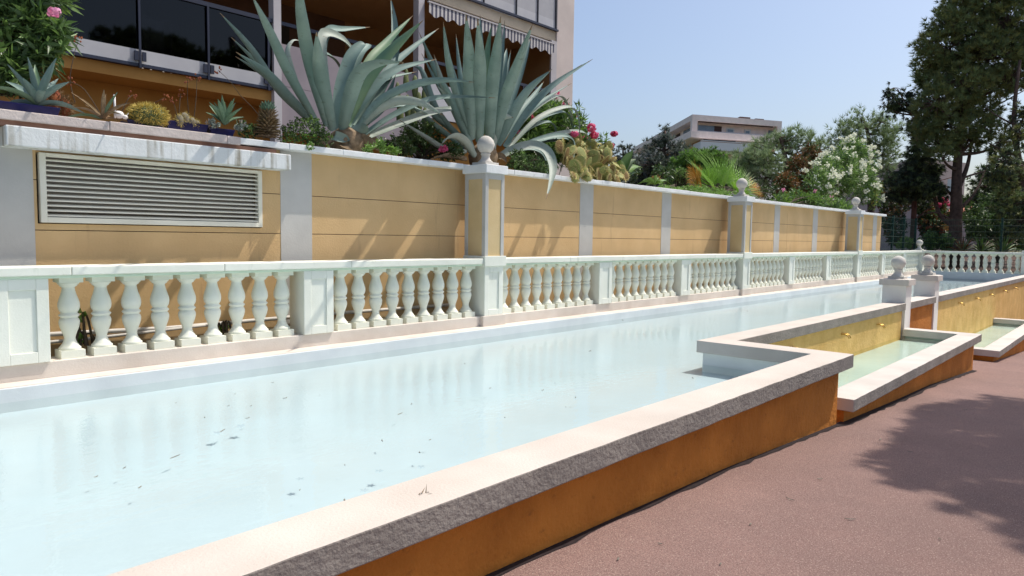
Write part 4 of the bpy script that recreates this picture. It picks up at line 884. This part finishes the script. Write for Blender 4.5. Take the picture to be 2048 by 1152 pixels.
# ------------------------------------------------------------------ far apartment block
def hdir(a): return V((math.sin(YAW+a), math.cos(YAW+a), 0))
def far_building():
    D = 105.0; k = D/F_PX; c = onD(1385, 228.6, D); top = c.z; c = V((c.x, c.y, 0)); rd = hdir(math.radians(72)); ld = hdir(math.radians(-3))
    t = thing('apartment_building', 'distant pinkish apartment block with balconies, seen above the trees', 'building', (c.x, c.y, -10))
    LR = 45*1.0; LL = 42.0
    inn = (rd+ld).normalized()
    def P(a, b, z, o=0): q = c+rd*a+ld*b-inn*o; return V((q.x, q.y, z))
    def slab(mb, a0, a1, b0, b1, z0, z1):
        mb.add([P(a0,b0,z0),P(a1,b0,z0),P(a1,b1,z0),P(a0,b1,z0),P(a0,b0,z1),P(a1,b0,z1),P(a1,b1,z1),P(a0,b1,z1)], [(0,3,2,1),(4,5,6,7),(0,1,5,4),(1,2,6,5),(2,3,7,6),(3,0,4,7)]); return mb
    # length of right face so that its end falls where the photograph shows it
    lo, hi = 2., 80.
    for _ in range(40):
        mid = (lo+hi)/2; q = P(mid, 0, top); d_ = CF.dot(q); px = 1024+F_PX*CR.dot(q)/d_
        if px < 1564: lo = mid
        else: hi = mid
    LR = lo; m = MB()
    sy = k/2.926                                  # metres per pixel at the corner
    zt = top; z1 = zt-34*sy; z2 = zt-98*sy; z3 = zt-138*sy; z4 = zt-172*sy*.93; z5 = z4-40*sy
    s = slab(MB(), 0, LR, 0, LL, z1, zt); s.build('roof_band', 'far_wall', t)
    slab(MB(), -.25, LR, -.25, LL, z2-36*sy, z2+2*sy).build('balcony_band', 'far_wall', t)
    slab(MB(), 1.6, LR-.1, 1.6, LL, z2+2*sy, z1).build('wall', 'far_wall', t)
    slab(MB(), 0, .9, 0, .9, z2+2*sy, z1).build('corner_post', 'far_wall', t); slab(MB(), LR-.8, LR, 0, 1.55, z2+2*sy, z1).build('corner_post', 'far_wall', t)
    slab(MB(), 1.2, LR-1.5, .25, .6, z1-5*sy, z1-.02).build('shutter_box', 'far_dark', t)
    slab(MB(), .1, LR, .2, .35, z2+4*sy, z2+9*sy).build('hand_rail', 'facade_white', t)
    w = LR/180.
    for (a, b, za, zb, mt) in ((4,38,.12,.80,'window_blue'),(38,54,.12,.80,'far_dark'),(64,82,.16,.74,'far_white'),(104,118,.14,.70,'far_white'),(158,185,.1,.75,'window_blue')):
        H = z1-z2-4*sy; o = slab(MB(), 1.6+(a-4)*w*.93, 1.6+(b-4)*w*.93, 1.50, 1.595, z2+2*sy+H*za, z2+2*sy+H*zb).build('window', mt, t)
        if mt == 'far_white': slab(MB(), 1.6+(a-4)*w*.93+.25, 1.6+(b-4)*w*.93-.25, 1.44, 1.495, z2+2*sy+H*za+.25, z2+2*sy+H*zb-.25).build('pane', 'window_blue', o)
    for b0, b1, mt in ((4,9,'window_blue'),(11,14,'far_dark'),(18,19.5,'far_white'),(20,30,'far_dark')): slab(MB(), 1.50, 1.595, b0, b1, z2+4*sy, z1-8*sy).build('window', mt, t)
    slab(MB(), 2.2, LR, 2.2, LL, z2-90*sy, z2-36.1*sy).build('wall', 'far_orange', t)
    slab(MB(), 2.4, LR*.5, .8, 1.0, z2-46*sy, z2-36.2*sy).build('awning_strip', 'metal_navy', t)
    slab(MB(), 1.0, LR*.75, -1.6, 2.1, z2-110*sy, z2-64*sy).build('terrace', 'far_white', t)
    slab(MB(), 1.0, LR*.75, -1.6, -1.5, z2-60*sy, z2-56*sy).build('hand_rail', 'far_white', t)
    slab(MB(), 3, LR, 3, LL, -12, z2-90.1*sy).build('lower_walls', 'far_wall', t)
    for a, l, h in ((.46,.10,.35),(.6,.12,.8),(.78,.1,.7)): slab(MB(), LR*a, LR*(a+l), 3, 6, zt+.01, zt+h).build('chimney', 'far_dark', t)
far_building()
# ------------------------------------------------------------------ house behind the garden trees
def house():
    D = 62.0; k = D/F_PX; a = onD(1858, 440, D); zt = onD(1858, 318, D).z
    t = thing('house', 'pinkish house wall seen between the trunks of the garden trees', 'house', (a.x, a.y, -1))
    l = onD(1780, 440, D+4); r = onD(1925, 440, D+3); m = MB(); bk = V((CF.x, CF.y, 0))*10
    m.prism([(l.x,l.y),(a.x,a.y),(r.x,r.y),(r.x+bk.x,r.y+bk.y),(l.x+bk.x,l.y+bk.y)], -3.4, zt); m.build('wall', 'house_wall', t)
    for px, py in ((1864,372),(1893,372)):
        q = onD(px, py, D+.4); m = MB(); dv = (r-a).normalized(); nrm = V((-CF.x,-CF.y,0)).normalized()*.5
        pts = [q+nrm-dv*.45, q+nrm+dv*.45]; m.add([(p.x,p.y,q.z+dz) for p in pts for dz in (-.55,.55)], [(0,2,3,1)]); m.build('window', 'window_blue', t)
    t = thing('house', 'low house with an orange tiled roof behind the big pine trunk', 'house', onD(1935, 440, 50))
    D = 50.; p = [onD(1895,425,D), onD(1975,418,D), onD(1968,400,D+4), onD(1905,406,D+4)]
    m = MB(); m.add(p+[q-V((0,0,.18)) for q in p], [(0,1,2,3),(7,6,5,4),(0,4,5,1),(1,5,6,2),(2,6,7,3),(3,7,4,0)]); m.build('roof', 'roof_tile', t)
    m = MB(); b = [q-V((0,0,.2)) for q in p]; m.prism([(q.x,q.y) for q in b], -3.3, min(q.z for q in b)-.02); m.build('wall', 'house_wall', t)
house()

# ------------------------------------------------------------------ trees
def tuft(mb, p, ax, n, L, w, R, spread=.8):
    for _ in range(n):
        d_ = (ax+rvec(R)*spread).normalized(); s = d_.cross(rvec(R))
        if s.length > .05: mb.needle(p, d_, L*R.uniform(.65,1.1), w, s.normalized())
def conifer(name, label, base, trunk, blobs, D, per, nl, nw, mats, seed, bark='bark', nn=14, tr=.16, up=.45, limbs=None, sub=5, flat=1.0, spread=.85, dep=.8, hang=0., cat='tree', group=None, zbase=-.95):
    """trunk: list of px points (base first) at view distance D; blobs: (px,py,rx,ry[,dD]) foliage masses; each mass gets its own limb"""
    R = random.Random(seed); k = D/F_PX; tp = [onD(x, y, D) for x, y in trunk]; tp[0] = V((tp[0].x, tp[0].y, zbase))
    t = thing(name, label, cat, tp[0], group); tb = MB(); path = bez(tp, 12); tb.tube(path, tr, tr*.3, 9)
    cr = [MB() for _ in mats]; br = MB(); mb = MB()
    for pts, r0 in (limbs or []): br.tube(bez([onD(x, y, D+dd) for x, y, dd in pts], 10), r0, r0*.35, 7)
    for bl in blobs:
        x, y, rx, ry = bl[:4]; dd = bl[4] if len(bl) > 4 else R.uniform(-1.2, 1.2)
        c = onD(x, y, D+dd); a, b_, h = rx*k, rx*k*dep, ry*k*flat
        st = min(path, key=lambda q: (q-c).length+max(0, q.z-c.z+.2)*2)
        br.tube(bez([st, st.lerp(c,.55)+V((0,0,-.1*(c-st).length)), c], 6), max(.02, tr*.32), .02, 6)
        n = max(6, int(per*rx*ry/900.)); nb = max(3, int(n/sub))
        for i in range(nb):
            dv = rvec(R); rr = R.uniform(.45, 1)**.6; e = c+V((dv.x*a, dv.y*b_, dv.z*h))*rr
            br.tube([c.lerp(st, R.uniform(0,.25)), c.lerp(e,.5)+V((0,0,R.uniform(-.1,.05)*a)), e], .018, .007, 4)
            for j in range(sub):
                q = e+rvec(R)*R.uniform(0, nl*1.5)+V((0,0,-hang*R.uniform(0,1))); ax = (dv*.6+V((0,0,up))+rvec(R)*.4).normalized()
                mb.mat(R.randrange(len(mats))); tuft(mb, q, ax, nn, nl, nw, R, spread)
    tb.build('trunk', bark, t, smooth=True); br.build('branches', bark, t); mb.build('crown', mats, t); return t
# far row behind the wall
conifer('cedar_tree', 'blue grey cedar with tiered branches in front of the far apartment block', None, [(1325,440),(1327,350),(1330,262)],
  [(1330,262,8,8),(1322,276,20,6),(1345,290,26,6),(1305,292,24,7),(1330,305,40,8),(1290,318,30,8),(1365,300,20,6),(1310,330,55,10),(1280,345,40,12),(1340,335,40,14),(1300,360,60,16),(1365,318,14,8),(1340,370,50,18),(1275,372,30,12),(1325,390,60,16)], 37.5, 300, .26, .022, ['cedar_blue','cedar_blue','cedar_dark'], 101, up=.15, flat=.9, nn=16, tr=.2)
conifer('cedar_tree', 'small grey cedar top between the prickly pear and the blue grey cedar', None, [(1245,440),(1247,350),(1246,296)],
  [(1245,298,24,6),(1258,306,20,6),(1232,312,22,8),(1250,322,32,10),(1262,340,30,14),(1235,345,30,14)], 46, 240, .26, .022, ['cedar_blue','cedar_dark'], 102, up=.2, nn=16, tr=.14)
conifer('umbrella_pine', 'bright green rounded pine below the far apartment block', None, [(1400,470),(1402,400),(1400,350)],
  [(1400,318,30,16),(1375,325,26,16),(1425,320,28,16),(1355,340,18,18),(1400,340,40,20),(1440,335,20,18),(1372,355,26,18),(1420,360,30,20),(1350,362,16,16)], 34.5, 620, .20, .022, ['umbrella_green','umbrella_green','oleander_dark'], 103, up=.9, nn=14, tr=.2, dep=.9)
conifer('pine_tree', 'pale wispy pine to the right of the far apartment block, behind the brown shrub', None, [(1565,460),(1572,350),(1568,305),(1560,275)],
  [(1484,313,28,18),(1514,307,28,19.8),(1500,330,40,23.4),(1535,330,38,27),(1468,340,18,18),(1525,360,46,23.4),(1475,363,36,19.8),(1526,291,16,9.9),(1545,288,26,14.4),(1570,278,18,12.6),(1590,275,24,12.6),(1618,283,22,12.6),(1580,298,24,12.6),(1640,298,22,12.6),(1610,305,24,10.8),(1655,305,14,10.8),(1582,265,8,9),(1605,325,26,14.4),(1640,323,20,12.6)], 36, 150, .36, .014, ['pine_green','pine_green','pine_dark'], 104, up=.7, nn=15, tr=.2, sub=4, limbs=[([(1572,330,0),(1590,308,.3),(1640,288,.8)],.07),([(1570,320,0),(1545,305,-.4),(1500,290,-.8)],.07),([(1573,345,0),(1620,310,.6),(1668,290,1)],.06)])
conifer('pine_tree', 'pine with an open dark branching crown behind the white oleander', None, [(1745,450),(1742,340),(1738,280),(1728,240)],
  [(1700,245,22,12),(1722,240,18,12),(1745,245,20,12),(1765,243,18,12),(1685,262,20,14),(1712,262,22,14),(1752,262,24,14),(1780,256,18,16),(1675,280,20,14),(1700,285,24,14),(1770,285,28,18),(1790,275,16,20),(1690,300,24,12),(1765,310,34,18),(1730,300,30,14),(1775,335,26,18),(1720,320,30,14)], 37, 130, .36, .014, ['pine_green','pine_green','pine_dark'], 105, up=.7, nn=15, tr=.2, sub=4, limbs=[([(1742,330,0),(1720,290,.3),(1690,262,.6)],.07),([(1741,310,0),(1765,285,.3),(1792,265,.5)],.07),([(1742,350,0),(1775,320,.4),(1800,300,.6)],.06)])
# garden trees beyond the end of the pool
conifer('cedar_tree', 'dark drooping cedar with a straight reddish trunk at the end of the yellow wall', None, [(1826,492),(1828,420),(1832,330),(1838,230)],
  [(1795,178,22,3,-.5),(1778,183,12,3,-.5),(1812,186,16,5,-.3),(1782,203,20,5,0),(1806,206,20,7,0),(1772,212,8,4,0),(1826,238,14,12),(1838,268,18,16),(1832,300,20,14),(1836,325,34,18),(1806,350,30,10),(1850,340,36,22),(1784,354,20,6),(1825,358,46,18),(1804,376,28,8),(1862,372,36,16),(1795,385,20,7),(1840,392,36,8)], 28.5, 430, .20, .018, ['cedar_dark','cedar_dark','pine_dark'], 106, bark='bark_red', up=-.5, nn=18, tr=.13, hang=.30, sub=6,
  limbs=[([(1838,240,0),(1815,190,-.3),(1790,175,-.5),(1768,188,-.5)],.016),([(1838,260,0),(1812,212,0),(1785,198,0),(1766,212,0)],.016),([(1830,440,0),(1860,415,.2),(1905,385,.5)],.035),([(1832,385,0),(1870,365,.3),(1920,350,.6)],.03)])
conifer('pine_tree', 'big dark pine with a thick forked trunk filling the top right corner', None, [(1912,495),(1912,420),(1914,340),(1925,240),(1945,120)],
  [(1858,88,24,22),(1868,120,34,26),(1900,50,38,30),(1890,95,40,34),(1925,20,40,34),(1960,60,50,40),(1930,110,46,36),(1880,160,46,32),(1860,150,26,26),(1930,165,52,36),(1985,110,50,40),(2020,40,50,40),(2060,90,50,50),(1985,170,46,34),(1872,205,42,28),(1915,215,50,30),(1865,245,32,26),(1900,262,44,24),(1955,225,42,28),(2030,150,44,34),(1985,5,50,34),(1950,-40,60,40),(2040,-40,70,50),(1905,10,22,20),(1878,285,34,20),(1920,290,34,18),(1845,215,16,20),(1850,260,20,22),(1945,280,34,16),(1880,308,28,12),(1975,250,30,20),(2010,280,26,16)], 27.5, 210, .24, .015, ['pine_dark','pine_olive','pine_dark','pine_olive'], 107, up=.6, nn=16, tr=.26, sub=6, dep=1.0,
  limbs=[([(1908,455,0),(1880,430,.3),(1868,390,.6),(1862,350,.9)],.10),([(1912,400,0),(1885,372,.4),(1840,340,1)],.06),([(1915,380,0),(1935,330,.3),(1945,270,.5)],.11),([(1918,420,0),(1950,385,.4),(1975,330,.8)],.07),([(1914,360,0),(1960,345,.4),(2010,335,.9)],.05),([(1905,440,0),(1870,425,.3),(1838,432,.5)],.05),([(1925,300,0),(1960,250,.3),(2010,210,.6)],.05),([(1940,235,0),(1985,215,.3),(2050,180,.6)],.05)])
conifer('pine_tree', 'leaning pine trunk with dark hanging branches at the right edge', None, [(2070,520),(2052,400),(2036,310),(2028,230),(2040,120)],
  [(2010,318,36,22),(2000,345,30,18),(2035,350,30,22),(2020,380,36,22),(2045,405,34,24),(1995,300,20,14),(2040,270,22,20),(2050,230,26,20),(2045,440,30,26),(2010,412,30,18)], 25.5, 170, .20, .018, ['cedar_dark','pine_dark','pine_olive'], 108, up=-.2, nn=16, tr=.16, hang=.25, sub=5, limbs=[([(2034,310,0),(2005,300,.2),(1975,285,.4)],.05),([(2030,250,0),(2000,235,.2),(1970,215,.5)],.04)])
conifer('cedar_tree', 'dark layered cedar standing behind the hedge at the right edge', None, [(2000,470),(2002,400),(2006,330)],
  [(1985,345,30,12),(2030,350,34,14),(1965,372,34,12),(2010,378,44,14),(2050,385,30,18),(1975,400,44,14),(2030,410,40,16),(1945,405,20,10),(1990,425,50,14),(2045,430,30,18)], 35, 330, .24, .02, ['cedar_dark','pine_dark','shrub_dark'], 109, up=.1, nn=16, tr=.16, sub=5)
# pine whose crown hangs over the pavement: its shade lies on the ground at lower right
def shade_pine():
    R = random.Random(31); b = V((12.9, -3.4, pav(12.9))); t = thing('pine_tree', 'tall pine beside the pavement whose crown shades the lower right', 'tree', b)
    tb = MB(); tb.tube(bez([b, b+V((-.2,.2,3)), b+V((-.7,1.0,6)), b+V((-1.2,1.6,8.6))], 10), .24, .10, 10); tb.build('trunk', 'bark', t, smooth=True)
    m = MB(); br = MB(); top = b+V((-.7,1.0,6))
    for (gx, gy, rx, ry, n) in ((6.4,.85,1.4,.40,200),(8.0,1.05,1.2,.36,170),(5.4,1.0,.7,.24,70),(5.2,.45,.9,.34,110),(6.6,.15,1.8,.55,240),(4.7,.15,.7,.34,80),(8.4,.3,1.5,.6,190),(5.6,-.6,1.6,.6,150),(7.6,-.9,2.0,.7,190),(7.5,1.44,.55,.09,40),(6.6,1.36,.5,.08,36),(5.9,1.26,.45,.07,30),(5.2,1.22,.5,.08,32),(4.85,.98,.4,.07,26),(4.6,.70,.4,.08,26),(4.25,.36,.4,.09,30),(4.0,-.1,.5,.3,50),(9.0,-.4,1.3,.6,110)):
        h = 7.1+R.uniform(-.35,.35); x, y, z = gx+.53*h, gy-.22*h-.03, pav(gx)+h; rz = .16+.12*min(rx, 1.5)
        c = V((x, y, z)); br.tube(bez([top, top.lerp(c,.5)+V((0,0,-.2)), c], 6), .07, .03, 6)
        for i in range(n):
            dv = rvec(R); e = c+V((dv.x*rx, dv.y*ry, dv.z*rz))*R.uniform(.2,1)**.5; br.tube([c.lerp(top,.1), e], .018, .008, 4)
            for j in range(3): tuft(m, e+rvec(R)*.06, (dv*.5+V((0,0,.4))).normalized(), 14, .17, .014, R, .95)
    br.build('branches', 'bark', t); m.build('crown', ['pine_dark'], t)
shade_pine()
# shrubs, yuccas and fence at the end of the garden
def sblob(px, py, rx, ry, D, dep=.7): c = onD(px, py, D); k = D/F_PX; return (c, rx*k, rx*k*dep, ry*k)
shrub('shrub', 'dense dark shrub between the two garden trunks, dotted with orange red flowers', 'shrub', [sblob(1868,455,36,34,29), sblob(1850,430,26,26,29.5), sblob(1885,440,24,26,29.5), sblob(1870,415,24,18,30)], 620, .17, .07, ['shrub_dark', 'oleander_dark', 'shrub_brown', 'shrub_dark'], 111, flowers='terracotta', fn=16, fr=.10)
shrub('shrub', 'pink flowered branch hanging by the orange tiled roof', 'shrub', [sblob(1880,412,20,12,29.8)], 60, .16, .06, ['oleander_green', 'shrub_dark'], 112, flowers='pink_petal', fn=10, fr=.12)
shrub('shrub', 'broad dark hedge right of the thick pine trunk', 'shrub', [sblob(1960,455,46,36,30), sblob(2010,450,46,40,30), sblob(2050,455,40,50,29.5), sblob(1950,425,36,22,31), sblob(2000,412,40,22,31), sblob(2045,400,40,30,31), sblob(1985,405,40,26,33), sblob(2030,370,40,30,33), sblob(2050,340,26,30,34), sblob(1960,440,40,26,32)], 1250, .2, .08, ['shrub_dark', 'oleander_dark', 'shrub_dark'], 113)
shrub('shrub', 'dark bush behind the green fence beside the wall end', 'shrub', [sblob(1790,455,34,36,29), sblob(1775,410,26,40,30), sblob(1800,405,26,30,31)], 480, .15, .055, ['shrub_dark', 'cedar_dark', 'shrub_brown'], 114)
shrub('shrub', 'light green low shrub just behind the far balustrade', 'shrub', [sblob(1812,485,17,13,24.8), sblob(1800,490,12,9,24.8)], 110, .10, .035, ['fresh_green', 'oleander_light', 'oleander_green'], 115, stems=False)
shrub('shrub', 'dark leafy shrub beside the corner stone ball', 'shrub', [sblob(1862,480,22,22,26.5), sblob(1890,485,22,20,26.5), sblob(1840,488,14,14,26)], 320, .12, .05, ['shrub_dark', 'oleander_dark', 'oleander_green'], 116)
def yucca(label, px, py, D, L, n, mats, seed):
    b = onD(px, py, D); b.z = -.9; t = thing('yucca', label, 'plant', b); m = MB(); R = random.Random(seed)
    for i in range(n):
        a = R.uniform(0, 2*PI); e = math.radians(R.uniform(8, 82)); l = L*R.uniform(.7,1.1); d_ = V((math.cos(a)*math.cos(e), math.sin(a)*math.cos(e), math.sin(e))); q = b+V((0,0,.55))
        m.mat(R.randrange(len(mats))); blade(m, [q, q+d_*l*.55, q+d_*l+V((0,0,-.2*l*math.cos(e)))], .05, q, 6, .3, thick=.004)
    m.build('leaves', mats, t, smooth=True); st = MB(); st.tube([b, b+V((0,0,.6))], .08, .06, 8); st.build('trunk', 'bark', t)
yucca('brownish spiky yucca behind the far balustrade', 1925, 500, 26.2, .75, 46, ['aloe_brown', 'shrub_brown', 'aloe_green'], 121)
yucca('green and brown spiky yucca near the right edge', 2006, 495, 26.2, .85, 52, ['oleander_green', 'aloe_green', 'aloe_brown'], 122)
yucca('dim green yucca between the two spiky ones', 1965, 470, 28, .8, 40, ['shrub_dark', 'oleander_green'], 123)
def fence():
    t = thing('wire_fence', 'dark green wire mesh fence beyond the wall end and the far balustrade', 'fence', (27.9, 5.9, -.95)); runs = [((23.28,6.12),(27.9,6.2)), ((27.95,6.1),(27.95,-6.0))]
    m = MB(); zt, zb = .83, -.9
    for (xa, ya), (xb, yb) in runs:
        L_ = math.hypot(xb-xa, yb-ya); n = int(L_/.06)
        for z in [zb+.1+i*.2 for i in range(9)]: m.tube([(xa,ya,z),(xb,yb,z)], .0055, .0055, 4)
        for i in range(n+1): u = i/n; m.tube([(xa+(xb-xa)*u,ya+(yb-ya)*u,zb),(xa+(xb-xa)*u,ya+(yb-ya)*u,zt)], .0030, .0030, 3)
    m.build('mesh_panels', 'fence_green', t)
    for x, y in ((23.28,6.15),(24.8,6.17),(26.3,6.2),(27.95,6.22),(27.98,3.7),(27.98,1.2),(27.98,-1.3),(27.98,-3.8)): MB().box(x-.03, x+.03, y-.03, y+.03, -.95, zt+.04).build('fence_post', 'fence_green', t)
fence()

# ------------------------------------------------------------------ light, sky, camera
d = V((-.53, .22, -1)).normalized()
L = bpy.data.lights.new('sun', 'SUN'); L.energy = 4.35; L.angle = math.radians(.53); L.color = (1, .93, .84)
so = bpy.data.objects.new('sun', L); C.objects.link(so); so.rotation_euler = d.to_track_quat('-Z', 'Y').to_euler(); so.location = (20, -3, 30)
w = bpy.data.worlds.new('World'); bpy.context.scene.world = w; w.use_nodes = True
nt = w.node_tree; nt.nodes.clear()
sky = nt.nodes.new('ShaderNodeTexSky'); sky.sky_type = 'NISHITA'; sky.sun_disc = False
sky.sun_elevation = math.asin(-d.z); sky.sun_rotation = math.atan2(-d.x, -d.y)
sky.altitude = 50; sky.air_density = 1.0; sky.dust_density = 3.4; sky.ozone_density = 2.6
bg = nt.nodes.new('ShaderNodeBackground'); bg.inputs['Strength'].default_value = .15
ou = nt.nodes.new('ShaderNodeOutputWorld'); nt.links.new(sky.outputs[0], bg.inputs[0]); nt.links.new(bg.outputs[0], ou.inputs[0])
cam = bpy.data.cameras.new('camera'); co = bpy.data.objects.new('camera', cam); C.objects.link(co)
co.matrix_world = Matrix(((CR.x, CU.x, -CF.x, 0), (CR.y, CU.y, -CF.y, 0), (CR.z, CU.z, -CF.z, 0), (0, 0, 0, 1)))
cam.sensor_width = 36; cam.lens = F_PX/2048*36; cam.clip_start = .05; cam.clip_end = 2500
sc = bpy.context.scene; sc.camera = co
sc.view_settings.view_transform = 'Standard'; sc.view_settings.look = 'None'; sc.view_settings.exposure = .10; sc.view_settings.gamma = 1
sc.render.resolution_x = 1024; sc.render.resolution_y = 576
sc.cycles.max_bounces = 8; sc.cycles.transparent_max_bounces = 16
